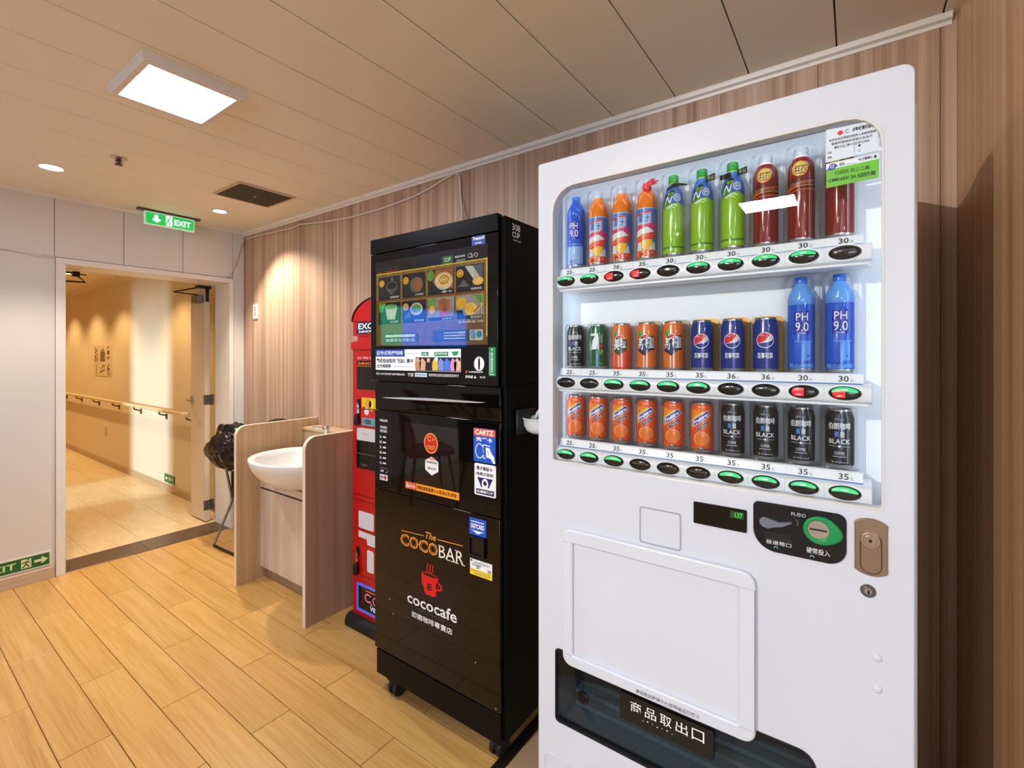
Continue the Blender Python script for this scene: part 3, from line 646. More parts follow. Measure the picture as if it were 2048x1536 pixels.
keybunch(-2.02, 1.146, 1.014, ('key_steel', 'b8b8bc')); keybunch(-2.028, .40, .262, ('key_brass', 'a88a5c'))
g = G(); g.prism(rrect(-2.030, -1.69, .94, 1.002, .005), 'y', RY-.006, RY); o = g.obj('instruction_plate', M('pale_plate', 'dcdcd8', .4), rm)
A = Art(); [A.disc(-1.985+.014*i, .975-.004*(i % 2), .003, n=8) for i in range(4)]; A.obj('writing', grey_pt, o, y=RY-.006)
g = G(); g.frame([(-2.036, .80), (-1.69, .80), (-1.69, .938), (-2.036, .938)], [(-2.026, .812), (-1.70, .812), (-1.70, .932), (-2.026, .932)], 'y', RY-.005, RY); g.box(-2.03, -1.695, RY-.001, RY, .80, .938); o = g.obj('dispensing_slot', M('slot_black', '0c0b0a', .3), rm, bevel=.001)
g = G(); g.box(-2.026, -1.70, RY-.010, RY-.002, .872, .877); g.obj('slot_shelf', M('slot_brown', '4a3c33', .4), o)
A = Art(); A.text('TAKE', -2.0, .815, -1.95, .825, 0); A.obj('slot_lettering', M('gold_print', 'b98a3a', .4), o, y=RY-.0052)
for z in (.662, .635):
    g = G(); g.box(rx0+.001, rx1-.001, RY-.0015, RY, z, z+.0035); g.obj('door_seam', MATS['red_seam'], rm, smooth=0)
g = G(); g.box(rx0+.001, rx1-.001, RY-.001, RY, .49, .492); g.box(-2.02, rx1, RY-.001, RY, .262, .2645); g.obj('door_seam', MATS['red_seam'], rm, smooth=0)
wht = M('white_sticker', 'e4e6ea', .35)
A = Art(); A.rect(-2.024, .500, -1.905, .585, r=.008); A.poly([(-2.024, .452), (-2.024, .485), (-1.69, .478), (-1.69, .425), (-1.955, .425), (-1.957, .445), (-1.965, .452)]); A.rect(-1.957, .293, -1.905, .402, r=.01); A.obj('white_shapes', wht, rm, y=RY)
g = G(); g.frame(rrect(-2.032, -1.69, .086, .224, .003), rrect(-2.020, -1.70, .098, .213, .002), 'y', RY-.006, RY); nf = g.obj('neon_frame', M('blue_frame', '5a62e0', .3, emit=.35), rm)
g = G(); g.box(-2.022, -1.698, RY-.003, RY, .096, .215); g.obj('neon_backing', black_gl, nf, smooth=0)
A = Art(); A.ring(-1.945, .165, .026, .007, 0, rz=.022, a0=.6, a1=5.7); A.ring(-1.89, .163, .02, .006, 0, rz=.02); A.line([(-1.925, .146), (-1.912, .135)], .006, 0); A.rect(-1.965, .196, -1.86, .2, 1); A.text('VIP ROOM', -1.93, .108, -1.76, .132, 2, bold=.02)
A.obj('neon_lettering', [EMIT('neon_pink', 'f06aa0', .9), EMIT('orange_led', 'ff7a1a', .9), EMIT('neon_white', 'dfe3ff', .9)], nf, y=RY-.003)
P = [(RY-.035, .004), (RY-.035, .03), (RY-.025, .05), (RY-.008, .058), (-.03, .058), (-.03, 0), (RY-.03, 0)]
g = G(); g.prism(P, 'x', rx0-.02, rx1+.02); g.obj('base', black_rb, rm, bevel=.003)

# ---------------------------------------------------------------- black coffee machine
cmn = thing('coffee_machine', 'tall glossy black coffee vending machine on casters with a lit menu screen', 'vending machine', (-1.27, -.33, 0))
CY = -.60; UX0, UX1, LX0, LX1 = -1.618, -.958, -1.592, -.950
g = G(); g.box(UX0+.004, -.943, CY+.0215, -.06, 1.262, 1.832); g.box(LX0+.001, -.940, CY+.0215, -.06, .075, 1.262); g.obj('cabinet', M('black_side_panel', '050505', .55, spec=.15), cmn, bevel=.002)
g = G(); g.box(UX0, UX1, CY, CY+.024, 1.262, 1.776); hd = g.obj('screen_door', black_gl, cmn, bevel=.002)
g = G(); g.box(UX0, UX1, CY-.002, CY+.024, 1.7785, 1.838); g.obj('top_fascia', M('satin_black_fascia', '090909', .3, spec=.15), cmn, bevel=.002)
g = G(); g.prism([(CY, 1.258), (CY+.003, 1.15), (CY+.005, 1.1436), (CY+.024, 1.1436), (CY+.024, 1.258)], 'x', LX0, LX1); dw = g.obj('drawer_front', black_gl, cmn, bevel=.0015)
g = G(); n = 24; P = [(-1.537+(.525)*i/n, 1.196+.010*i/n+.005*math.sin(PI*i/n)) for i in range(n+1)]
g.prism(P+[(p[0], p[1]-.0085*math.sin(PI*i/n)**.6-.0005) for i, p in reversed(list(enumerate(P)))], 'y', CY-.004, CY+.004); g.obj('light_bar', M('polished_trim', 'e8e8ea', .1, 1, emit=.25), dw)
g = G(); g.box(LX0, LX1, CY, CY+.022, .823, 1.1425); md_ = g.obj('middle_door', black_gl, cmn, bevel=.002)
g = G(); g.box(LX0, LX1, CY, CY+.022, .176, .8205); ld = g.obj('lower_door', black_gl, cmn, bevel=.002)
g = G(); g.box(LX0+.006, LX1-.001, CY+.004, CY+.05, .068, .168); g.obj('kick_panel', M('satin_black_kick', '0a0a0a', .35, spec=.15), cmn, bevel=.003)
g = G(); g.box(LX0+.02, -.95, CY+.05, -.07, .07, .09); g.obj('underside', black_rb, cmn, smooth=0)
for (x, y) in ((-1.495, -.565), (-.985, -.555), (-1.495, -.12), (-.985, -.12)):
    g = G()
    for s in (-.014, .014): g.lathe([(0, -.008), (.030, -.008), (.032, -.004), (.032, .004), (.030, .008), (0, .008)], 0, 0, 20); k = len(g.v)-6*20; g.v[k:] = [(x+s+v[2], y+v[1], .032+v[0]) for v in g.v[k:]]
    w_ = g.obj('caster', black_rb, cmn)
    g = G(); g.box(x-.006, x+.006, y-.026, y+.020, .03, .066); g.box(x-.026, x+.026, y-.03, y+.03, .062, .07); g.obj('caster_fork', black_mt, w_, bevel=.002)
g = G(); g.tube([(-.9485, CY+.035, .135), (-.9435, CY+.036, .10), (-.946, CY+.04, .085)], .0025, 6); g.tube([(-.944, CY+.034, .175), (-.944, CY+.034, .15)], .004, 6); g.obj('hinge_pin', chrome, cmn)
# the lit menu screen
g = G(); g.box(-1.585, -.999, CY-.0015, CY, 1.400, 1.742); sc = g.obj('menu_screen', SCREEN('26211d', .30), hd, smooth=0)
sy = CY-.0015
A = Art(); A.rect(-1.580, 1.402, -1.0, 1.586, 0); A.rect(-1.580, 1.586, -1.0, 1.692, 1); A.rect(-1.575, 1.575, -1.003, 1.5775, 2, .0006); A.rect(-1.005, 1.43, -1.0, 1.695, 3, .0008); A.rect(-1.580, 1.690, -1.0, 1.6935, 3, .0008)
A.obj('amber_backdrop', [SCREEN('8a5e22', .5), SCREEN('9a7626', .55), SCREEN('b98a3a', .6), SCREEN('e6c22e', .75)], sc, y=sy)
cols = [(-1.564, -1.435), (-1.422, -1.295), (-1.282, -1.152), (-1.142, -1.015)]
dk, gy, wh_, am, br, gn, rd_, lt, tl = [SCREEN(c, s) for c, s in (('2a2724', .35), ('74746e', .45), ('e0dcd0', .7), ('e6a81c', .75), ('a0602f', .65), ('6a9a3a', .65), ('c8644a', .65), ('d0c8b0', .65), ('ecbc62', .75))]
TM = [dk, gy, wh_, am, br, gn, rd_, lt, tl]
for r, (z0, z1) in enumerate(((1.586, 1.678), (1.489, 1.5745))):
    for c, (x0, x1) in enumerate(cols):
        g = G(); g.box(x0, x1, CY-.0032, CY-.0012, z0, z1); g.obj('menu_tile', SCREEN('35302b', .3) if (r, c) not in ((1, 2), (1, 3)) else SCREEN('b9b2a2', .45), sc, smooth=0)
        A = Art(); X = lambda u: x0+(x1-x0)*u; Z = lambda v: z0+(z1-z0)*v
        A.rect(X(.02), Z(.02), X(.98), Z(.17), 0, .0004)
        A.text(('拿鐵咖啡', '卡布奇諾', '摩卡', '香醇美式')[c] if r == 0 else ('抹茶', '奶茶拿鐵', '水果茶', '鮮果檸檬')[c], X(.55), Z(.05), X(.94), Z(.14), 2, .01)
        k = (r, c)
        if k in ((0, 0), (0, 1), (0, 3), (1, 1)): A.disc(X(.16), Z(.72), .016, 3, .0006, rz=.014); A.ring(X(.16), Z(.72), .010, .002, 0, .0009, n=12)
        if k == (0, 0): A.disc(X(.62), Z(.55), .034, 1, rz=.022); A.disc(X(.62), Z(.59), .029, 0, .0007, rz=.014); A.rect(X(.58), Z(.80), X(.70), Z(.95), 1); A.poly([(X(.5), Z(.4)), (X(.75), Z(.4)), (X(.68), Z(.22)), (X(.56), Z(.22))], 1)
        if k == (0, 1): A.disc(X(.62), Z(.5), .036, 1, rz=.030); A.disc(X(.66), Z(.5), .024, 4, .0007, rz=.026)
        if k == (0, 2): A.disc(X(.12), Z(.78), .018, 5, rz=.02); A.poly([(X(.3), Z(.98)), (X(.98), Z(.98)), (X(.98), Z(.2)), (X(.45), Z(.2)), (X(.2), Z(.5))], 4, .0003); A.disc(X(.62), Z(.52), .044, 7, .0006, rz=.032); A.disc(X(.64), Z(.56), .036, 8, .0009, rz=.026); A.ring(X(.64), Z(.56), .024, .004, 4, .0012, rz=.016); A.ring(X(.64), Z(.56), .012, .003, 4, .0012, rz=.008)
        if k == (0, 3): A.poly([(X(.33), Z(.98)), (X(.62), Z(.95)), (X(.86), Z(.52)), (X(.66), Z(.42))], 7, .0005); A.poly([(X(.62), Z(.95)), (X(.98), Z(.98)), (X(.98), Z(.2)), (X(.66), Z(.42)), (X(.86), Z(.52))], 1, .0004); A.disc(X(.8), Z(.36), .024, 8, .0008, rz=.014); A.poly([(X(.05), Z(.2)), (X(.5), Z(.2)), (X(.3), Z(.48))], 1, .0006)
        if k == (1, 0): A.poly([(X(.02), Z(.98)), (X(.35), Z(.98)), (X(.2), Z(.55)), (X(.02), Z(.6))], 5); A.poly([(X(.32), Z(.80)), (X(.88), Z(.80)), (X(.78), Z(.2)), (X(.42), Z(.2))], 7, .0006); A.disc(X(.6), Z(.8), .036, 5, .0008, rz=.010)
        if k == (1, 1): A.disc(X(.62), Z(.6), .034, 7, rz=.024); A.disc(X(.62), Z(.63), .027, 5, .0007, rz=.016); A.poly([(X(.1), Z(.2)), (X(.4), Z(.2)), (X(.3), Z(.55))], 1, .0005)
        if k == (1, 2): A.poly([(X(.02), Z(.98)), (X(.3), Z(.98)), (X(.34), Z(.4)), (X(.02), Z(.3))], 5); A.disc(X(.16), Z(.5), .016, 3, .0006); A.poly([(X(.4), Z(.9)), (X(.88), Z(.9)), (X(.8), Z(.2)), (X(.46), Z(.2))], 6, .0005); A.disc(X(.62), Z(.82), .020, 4, .0008, rz=.012); A.rect(X(.56), Z(.4), X(.74), Z(.66), 4, .0008)
        if k == (1, 3): A.disc(X(.2), Z(.7), .024, 3, .0006, rz=.02); A.disc(X(.55), Z(.42), .028, 8, .0006, rz=.022); A.disc(X(.52), Z(.46), .018, 3, .0009, rz=.014); A.poly([(X(.62), Z(.98)), (X(.98), Z(.98)), (X(.98), Z(.5))], 5, .0006); A.line([(X(.72), Z(.3)), (X(.96), Z(.62))], .008, 8, .0009); A.line([(X(.66), Z(.3)), (X(.9), Z(.56))], .006, 4, .001); A.poly([(X(.02), Z(.4)), (X(.24), Z(.4)), (X(.3), Z(.17)), (X(.02), Z(.17))], 0, .0006)
        A.obj('tile_picture', TM, sc, y=CY-.0032)
for i, (x0, x1, z0, z1, m_) in enumerate(((-1.535, -1.335, 1.412, 1.452, lt), (-1.258, -1.014, 1.414, 1.456, SCREEN('8a7a5a', .35)))):
    g = G(); g.prism(rrect(x0, x1, z0, z1, .008), 'y', CY-.003, CY-.001); g.obj('screen_button', SCREEN('5f5648', .35), sc)
    A = Art()
    if i == 0: A.rect(-1.522, 1.436, -1.352, 1.446, 0); A.text('請選擇您的飲品', -1.52, 1.418, -1.352, 1.431, 0, .01)
    else:
        A.disc(-1.216, 1.446, .006, 1, n=10); A.disc(-1.216, 1.424, .006, 1, n=10); [A.rect(-1.2, 1.424+.01*q, -1.10, 1.427+.01*q, 0) for q in range(3)]; A.text('請選擇', -1.13, 1.44, -1.096, 1.449, 0)
        A.rect(-1.078, 1.417, -1.018, 1.454, 2, .0004, .003); A.disc(-1.063, 1.437, .012, 3, .0008, rz=.014); A.disc(-1.035, 1.437, .012, 3, .0008, rz=.013); A.ring(-1.063, 1.437, .007, .002, 2, .001); A.ring(-1.035, 1.437, .008, .003, 4, .001)
    A.obj('button_print', [wh_, SCREEN('2a66c8', .5), lt, SCREEN('3ea6d8', .55), SCREEN('1a5aa0', .5)], sc, y=CY-.003)
A = Art(); A.text('自助飲品 24h', -1.130, 1.478, -1.016, 1.487, 0, .01); A.rect(-1.21, 1.694, -1.158, 1.722, 1, .0004, .003); A.text('CUP', -1.20, 1.701, -1.168, 1.716, 0, .02, d=.0008); A.text('香醇咖啡', -1.149, 1.709, -1.10, 1.717, 0, .01); A.text('即點即沖', -1.14, 1.696, -1.10, 1.702, 0, .0)
A.ring(-1.078, 1.711, .010, .002, 0, rz=.008); A.line([(-1.075, 1.72), (-1.068, 1.702), (-1.058, 1.718)], .002, 0); A.ring(-1.05, 1.71, .008, .002, 0, rz=.007)
A.obj('screen_lettering', [wh_, SCREEN('2f8a3a', .5), gy, SCREEN('c02a30', .5)], sc, y=sy); A = Art(); A.text('01. Americano 熱', -1.57, 1.708, -1.45, 1.716, 2, .0); A.rect(-1.535, 1.698, -1.45, 1.7015, 3); A.rect(-1.57, 1.696, -1.545, 1.700, 3)
A.obj('screen_lettering', [wh_, SCREEN('2f8a3a', .5), gy, SCREEN('c02a30', .5)], sc, y=sy)
# advertising strip under the screen
g = G(); g.box(-1.584, -1.121, CY-.0015, CY, 1.306, 1.388); ad_ = g.obj('advert_strip', M('advert_white', 'eef0f2', .3, emit=.25), hd, smooth=0)
A = Art(); A.rect(-1.584, 1.360, -1.410, 1.388, 0); A.text('自助式現磨咖啡', -1.575, 1.365, -1.42, 1.383, 1, .02); A.text('歡迎自由取用 飲品優惠中', -1.578, 1.334, -1.362, 1.352, 2, .02); A.text('全天候服務', -1.578, 1.315, -1.49, 1.330, 2, .02); A.rect(-1.475, 1.32, -1.365, 1.322, 3)
A.rect(-1.405, 1.370, -1.325, 1.372, 3); A.rect(-1.318, 1.363, -1.28, 1.378, 4); A.rect(-1.25, 1.362, -1.18, 1.378, 4); A.poly([(-1.165, 1.378), (-1.13, 1.380), (-1.135, 1.366), (-1.155, 1.362)], 4); A.text('cafe', -1.312, 1.366, -1.288, 1.376, 1, .02, d=.0008); A.text('greencup', -1.245, 1.365, -1.186, 1.375, 1, .01, d=.0008)
A.rect(-1.349, 1.307, -1.121, 1.358, 5)
q = random.Random(3)
for i, (u, m_) in enumerate(((-1.335, 6), (-1.31, 7), (-1.275, 5), (-1.245, 8), (-1.215, 9), (-1.185, 10), (-1.155, 11), (-1.135, 7))):
    A.poly([(u-.014, 1.309), (u+.012, 1.309), (u+.004+.012, 1.340), (u-.004, 1.356), (u-.018, 1.336)], m_, .0007)
A.disc(-1.337, 1.348, .009, 7, .0009, n=12); A.disc(-1.28, 1.347, .009, 7, .0009, n=12); A.disc(-1.238, 1.35, .008, 1, .0009, n=12)
A.obj('advert_print', [M('ad_blue', '1c46c0', .4), white_pt, black_pt, M('ad_grey', 'b9c0c6', .5), M('ad_green', '1f9a58', .4), M('ad_dark', '221c18', .4), M('ad_tan', 'c89468', .4), M('ad_skin', 'e0b090', .4), M('ad_yellow', 'e6c23c', .4), M('ad_blue2', '7a92d8', .4), M('ad_sky', '4a7ae0', .4), M('ad_pink', 'd890b8', .4)], ad_, y=CY-.0015)
A = Art(); A.text('歡迎使用本機自助咖啡 請依螢幕指示操作', -1.582, 1.286, -1.41, 1.295, 0, .01); A.text('客服', -1.395, 1.284, -1.362, 1.298, 0, .01); A.rect(-1.355, 1.284, -1.29, 1.299, 1, .0003); A.text('中文/EN', -1.35, 1.287, -1.295, 1.296, 2, .02); A.text('請保持機台清潔並妥善取用您的杯子', -1.28, 1.287, -1.13, 1.298, 0, .0)
A.obj('small_print', [white_pt, M('cyan_tab', 'd6f0f6', .4), M('ad_blue', '1c46c0', .4), M('ad_redtab', 'c03030', .4)], hd, y=CY); A = Art(); A.text('本機僅收硬幣', -1.085, 1.305-.0, -1.02, 1.311, 0, .0); A.rect(-1.10, 1.303, -1.09, 1.312, 3); A.text('投幣處 ▲', -1.10, 1.286, -1.05, 1.296, 0, .01); A.text('找零', -1.035, 1.287, -1.01, 1.294, 0, .0)
A.obj('small_print', [white_pt, M('cyan_tab', 'd6f0f6', .4), M('ad_blue', '1c46c0', .4), M('ad_redtab', 'c03030', .4)], hd, y=CY)
A = Art(); A.disc(-1.038, 1.336, .024, 0, n=28, rz=.026); A.disc(-1.038, 1.336, .0045, 1, .0008, n=12, rz=.023); A.ring(-1.038, 1.336, .024, .002, 2, .0008, rz=.026); A.obj('coin_symbol', [white_pt, M('ad_dark', '221c18', .4), grey_pt], hd, y=CY)
g = G(); g.prism(rrect(-.995, -.966, 1.296, 1.392, .003), 'y', CY-.0012, CY); o = g.obj('green_sticker', M('sticker_green', '0e8a44', .4), hd)
A = Art(); A.ring(-.981, 1.384, .004, .0015, 0, n=10); A.text('非接觸感應付款', -1.015, 1.337, -.947, 1.346, 0, .01, rot=PI/2); A.rect(-.991, 1.300, -.971, 1.302, 0); A.rect(-.991, 1.300, -.9895, 1.376, 0); A.obj('sticker_print', white_pt, o, y=CY-.0012)
g = G(); g.prism(rrect(-1.070, -1.010, 1.742, 1.774, .002), 'y', CY-.0015, CY); o = g.obj('blue_sticker', M('sticker_blue', '1b3f9a', .4), hd)
A = Art(); A.text('7easyd', -1.065, 1.757, -1.015, 1.771, 0, .03); A.text('on.time', -1.055, 1.746, -1.025, 1.753, 0, .02); A.obj('sticker_print', white_pt, o, y=CY-.0015)
# middle door: serving window, stickers, instructions
g = G(); g.box(-1.407, -1.129, CY-.001, CY, .880, 1.106); sv = g.obj('serving_window', M('serving_window', '171412', .03, spec=.8), md_, smooth=0)
g = G(); g.box(-1.407, -1.129, CY-.0014, CY, .853, .880); o = g.obj('orange_strip', M('sticker_orange', 'f39a1e', .4), md_, smooth=0)
A = Art(); A.rect(-1.407, .853, -1.345, .880, 1); A.text('請小心', -1.401, .858, -1.351, .876, 2, .03, d=.0008); A.text('熱飲溫度高請小心取用以免燙傷', -1.34, .860, -1.14, .874, 0, .01); A.obj('strip_print', [black_pt, M('sticker_red', 'e0522a', .4), white_pt], o, y=CY-.0014)
A = Art(); A.disc(-1.268, 1.040, .036, 0, n=32, rz=.038); A.ring(-1.268, 1.040, .036, .0045, 1, .0007, n=32, rz=.038); A.text('COOT', -1.289, 1.018, -1.247, 1.032, 1, .02, d=.0007); A.ring(-1.275, 1.056, .010, .003, 1, .0007, a0=.5, a1=5.6); A.line([(-1.26, 1.05), (-1.255, 1.062), (-1.25, 1.05)], .003, 1, .0007)
A.obj('round_sticker', [M('sticker_deepred', 'c8281c', .4), M('sticker_gold', 'f0a83c', .4)], md_, y=CY-.001)
A = Art(); A.poly([(-1.298, .940), (-1.264, .922), (-1.230, .940), (-1.230, .974), (-1.264, .992), (-1.298, .974)], 0); A.poly([(-1.285, .980), (-1.264, .992), (-1.243, .980), (-1.264, .976)], 1, .0006); A.text('咖啡機制', -1.291, .965, -1.238, .974, 2, .02, d=.0007); A.rect(-1.291, .957, -1.237, .9585, 1, .0007); A.text('請勿放', -1.286, .942, -1.240, .952, 2, .01, d=.0007)
A.obj('hexagon_sticker', [white_pt, M('sticker_pink', 'f0a090', .4), black_pt], md_, y=CY-.001)
g = G(); g.box(-1.4935, -1.4915, CY-.0008, CY, .826, 1.14); g.box(-1.028, -1.0265, CY-.0008, CY, .826, .90); g.obj('panel_seam', M('seam_grey', '2c2a28', .4), md_, smooth=0)
A = Art(); A.text('咖啡價目表', -1.560, 1.097, -1.512, 1.108, 0, .02); A.rect(-1.562, 1.052, -1.512, 1.084, 1, .0003, .003); A.text('現磨拿鐵', -1.558, 1.07, -1.518, 1.080, 0, .01); A.text('濃縮美式', -1.558, 1.055, -1.515, 1.065, 0, .02)
for i in range(6): A.text('○-▬'[0:1] if i == 0 else '日照'[i % 2], -1.560, .925+.021*i, -1.548, .936+.021*i, 0, .03); A.rect(-1.541, .928+.021*i, -1.522, .934+.021*i, 0)
A.text('品質', -1.556, .895, -1.535, .904, 0, .02); A.line([(-1.525, .897), (-1.519, .892), (-1.511, .905)], .003, 2); A.rect(-1.562, .9105, -1.512, .912, 2); A.rect(-1.56, .862, -1.512, .885, 0, .0003); A.text('咖啡', -1.556, .866, -1.536, .881, 1, .01); A.disc(-1.526, .874, .008, 3, .0007, n=12)
A.obj('price_list', [white_pt, M('list_grey', '3a3c40', .4), M('list_line', '8a949a', .4), M('sticker_redot', 'd02020', .4)], md_, y=CY)
def sticker(x0, x1, z0, z1, m_, par, r=.006):
    g = G(); g.prism(rrect(x0, x1, z0, z1, r), 'y', CY-.0012, CY); return g.obj('sticker', m_, par)
blue_s = M('sticker_royal', '1a56c8', .4); navy = M('sticker_navy', '14245a', .4)
o = sticker(-1.062, -.967, 1.002, 1.117, blue_s, md_)
A = Art(); A.rect(-1.062, 1.091, -.967, 1.116, 1, .0003, .004); A.text('CARTZ', -1.055, 1.095, -.975, 1.112, 0, .03); A.text('悠遊卡', -1.05, 1.071, -.98, 1.087, 0, .03); A.ring(-1.035, 1.040, .019, .003, 0, rz=.026, n=16); A.line([(-1.02, 1.062), (-1.018, 1.017), (-1.008, 1.018)], .003, 0); A.line([(-1.02, 1.062), (-.988, 1.060)], .003, 0); A.poly([(-1.008, 1.055), (-.992, 1.053), (-.984, 1.038), (-.973, 1.026), (-.967, 1.004), (-.976, 1.004), (-.986, 1.018), (-1.006, 1.022)], 0, .0006); A.line([(-1.000, 1.045), (-.994, 1.030)], .002, 2, .0009)
A.obj('sticker_print', [white_pt, M('sticker_red', 'e0522a', .4), blue_s], o, y=CY-.0012)
o = sticker(-1.058, -.965, .889, .997, M('sticker_white', 'eceef2', .4), md_)
A = Art(); A.text('電子票證卡', -1.048, .975, -.98, .988, 0, .02); A.text('感應式服務', -1.05, .957, -.975, .968, 0, .01); A.poly([(-1.045, .950), (-.978, .950), (-.995, .918), (-1.028, .918)], 1); A.disc(-1.011, .930, .014, 2, .0006, rz=.018); A.disc(-1.011, .932, .008, 1, .0008, n=10); A.rect(-1.05, .894, -.972, .911, 1, .0006, .003); A.text('感應區域中', -1.046, .898, -.977, .908, 2, .02, d=.0009)
A.obj('sticker_print', [black_pt, navy, white_pt], o, y=CY-.0012)
o = sticker(-1.081, -1.007, .748, .806, blue_s, ld, .002)
A = Art(); A.rect(-1.074, .793, -1.016, .796, 0); A.text('EASYCARD', -1.073, .771, -1.014, .788, 0, .03); A.poly([(-1.074, .766), (-1.044, .754), (-1.014, .766), (-1.044, .760)], 0); A.poly([(-1.070, .764), (-1.018, .764), (-1.044, .753)], 0, .0003); A.obj('sticker_print', white_pt, o, y=CY-.0012)
g = G(); g.frame(rrect(-1.08, -1.010, .676, .746, .003), rrect(-1.072, -1.018, .684, .740, .002), 'y', CY-.010, CY); g.box(-1.075, -1.014, CY-.004, CY, .68, .744); g.obj('card_reader', M('reader_black', '0b0b0c', .25), ld)
o = sticker(-1.078, -.981, .611, .665, M('sticker_white', 'eceef2', .4), ld, .002)
A = Art(); A.rect(-1.078, .611, -.981, .632, 1); A.rect(-1.074, .656, -1.068, .663, 0); A.text('退幣請洽服務台', -1.06, .652, -.99, .658, 2, .0); A.text('機台編號', -1.068, .643, -1.03, .650, 0, .01); A.text('24H', -1.05, .636, -1.035, .642, 0, .01); A.rect(-1.0, .632, -.985, .643, 3); A.text('SERVICE LINE', -1.072, .624, -.99, .629, 2, .0); A.text('本機提供找零', -1.06, .615, -.988, .622, 2, .0)
A.obj('sticker_print', [black_pt, M('sticker_yellow', 'f0d21c', .4), grey_pt, M('sticker_lgrey', '9aa0a4', .4)], o, y=CY-.0012)
gold = M('gold_lettering', 'f09c3c', .35, .0); redl = M('red_lettering', 'e01218', .4)
# lettering of the lower door (rises with the door, so plain upright)
A = Art()
def wrt(A, s, u0, v0, u1, v1, m, **k): A.text(s, u0, v0, u1, v1, m, **k)
wrt(A, 'The', -1.297, .683, -1.243, .708, 0, shear=.3, bold=.012); A.line([(-1.432, .683), (-1.305, .690)], .0028, 0); A.line([(-1.234, .692), (-1.112, .697)], .0028, 0)
for i, ch in enumerate('COCO'):
    u0 = -1.436+.051*i
    wrt(A, ch, u0, .628, u0+.049, .674, 0, bold=.045)
    wrt(A, ch, u0+.006, .633, u0+.043, .669, 1, d=.0008, bold=-.0)
wrt(A, 'BAR', -1.228, .630, -1.108, .676, 2, bold=.0)
for (u, z) in ((-1.224, .630), (-1.224, .674), (-1.182, .630), (-1.163, .630), (-1.143, .630), (-1.143, .674), (-1.112, .630)): A.rect(u-.006, z-.0015, u+.010, z+.0015, 2, .0006)
A.obj('lettering', [gold, M('gold_inner', '7a4a1c', .4), M('cream_lettering', 'f0e8dc', .4)], ld, y=CY)
A = Art()
cx_, cz = -1.272, .525
A.poly([(cx_-.046, cz+.022), (cx_+.040, cz+.022), (cx_+.040, cz-.012), (cx_+.030, cz-.028), (cx_+.030, cz-.042), (cx_+.016, cz-.050), (cx_-.022, cz-.050), (cx_-.034, cz-.040), (cx_-.034, cz-.028), (cx_-.046, cz-.012)], 0); A.disc(cx_-.003, cz+.024, .0435, 0, .0005, rz=.010); A.disc(cx_-.003, cz+.025, .038, 1, .0008, rz=.006); A.ring(cx_+.044, cz-.006, .015, .006, 0, .0004)
A.text('E', cx_-.016, cz-.030, cx_+.008, cz-.006, 1, .04, d=.0008)
for s in (-.018, -.004, .010): A.line([(cx_+s-.004, cz+.034), (cx_+s+.004, cz+.044), (cx_+s, cz+.052), (cx_+s+.006, cz+.066)], .0045, 0)
A.obj('cup_emblem', [redl, M('emblem_black', '0c0a0a', .3)], ld, y=CY)
A = Art(); A.text('cococafe', -1.397, .415, -1.140, .458, 0, bold=.015); A.obj('lettering', white_pt, ld, y=CY); A = Art(); A.text('即磨咖啡專賣店', -1.372, .366, -1.162, .389, 0, bold=.012); A.obj('lettering', white_pt, ld, y=CY)
A = Art(); A.text('COFFEE MACHINE', -1.337, .400, -1.203, .411, 0, bold=.01); A.obj('lettering', M('grey_lettering', '4a4542', .4), ld, y=CY)
for (u, z) in ((-1.478, .343), (-1.055, .31), (-.966, .19), (-1.50, .395)):
    g = G(); g.lathe([(0, 0), (.003, 0), (.002, .002), (0, .002)], 0, 0, 10); g.v = [(u+p[0], CY-p[2], z+p[1]) for p in g.v]; g.obj('screw', steel, ld)
A = Art(); A.text('308', -.540, 1.792, -.492, 1.815, 0, .01); A.text('CUP', -.540, 1.768, -.494, 1.788, 0, .02); A.text('technology', -.535, 1.755, -.488, 1.763, 0, 0); A.obj('side_lettering', white_pt, cmn, x=-.943)
# cup and lid holder on the machine's side
g = G(); g.box(-.940, -.925, -.53, -.41, 1.09, 1.18); ch = g.obj('lid_holder', M('holder_dark', '141416', .4), cmn, bevel=.01)
lid = M('white_lid', 'e6eaf0', .25)
X, Y = -.876, -.47
g = G(); g.lathe([(0, 1.098), (.030, 1.098), (.046, 1.108), (.055, 1.126), (.057, 1.146), (.060, 1.149), (.057, 1.152), (.053, 1.148), (.050, 1.128), (.040, 1.112), (0, 1.106)], X, Y, 36); g.tube([(-.925, Y, 1.12), (-.90, Y, 1.118)], .008); g.obj('cup_stack', lid, ch)
g = G(); g.lathe([(0, .012), (.030, .012), (.034, .006), (.040, .004), (.042, 0), (.039, -.003), (.033, -.001), (.028, .004), (0, .005)], 0, 0, 32); ca, sa = math.cos(.95), math.sin(.95)
g.v = [(X+.016+p[0]*ca-p[2]*sa, Y+p[1], 1.168+p[0]*sa+p[2]*ca) for p in g.v]; g.obj('cup_lid', lid, ch)

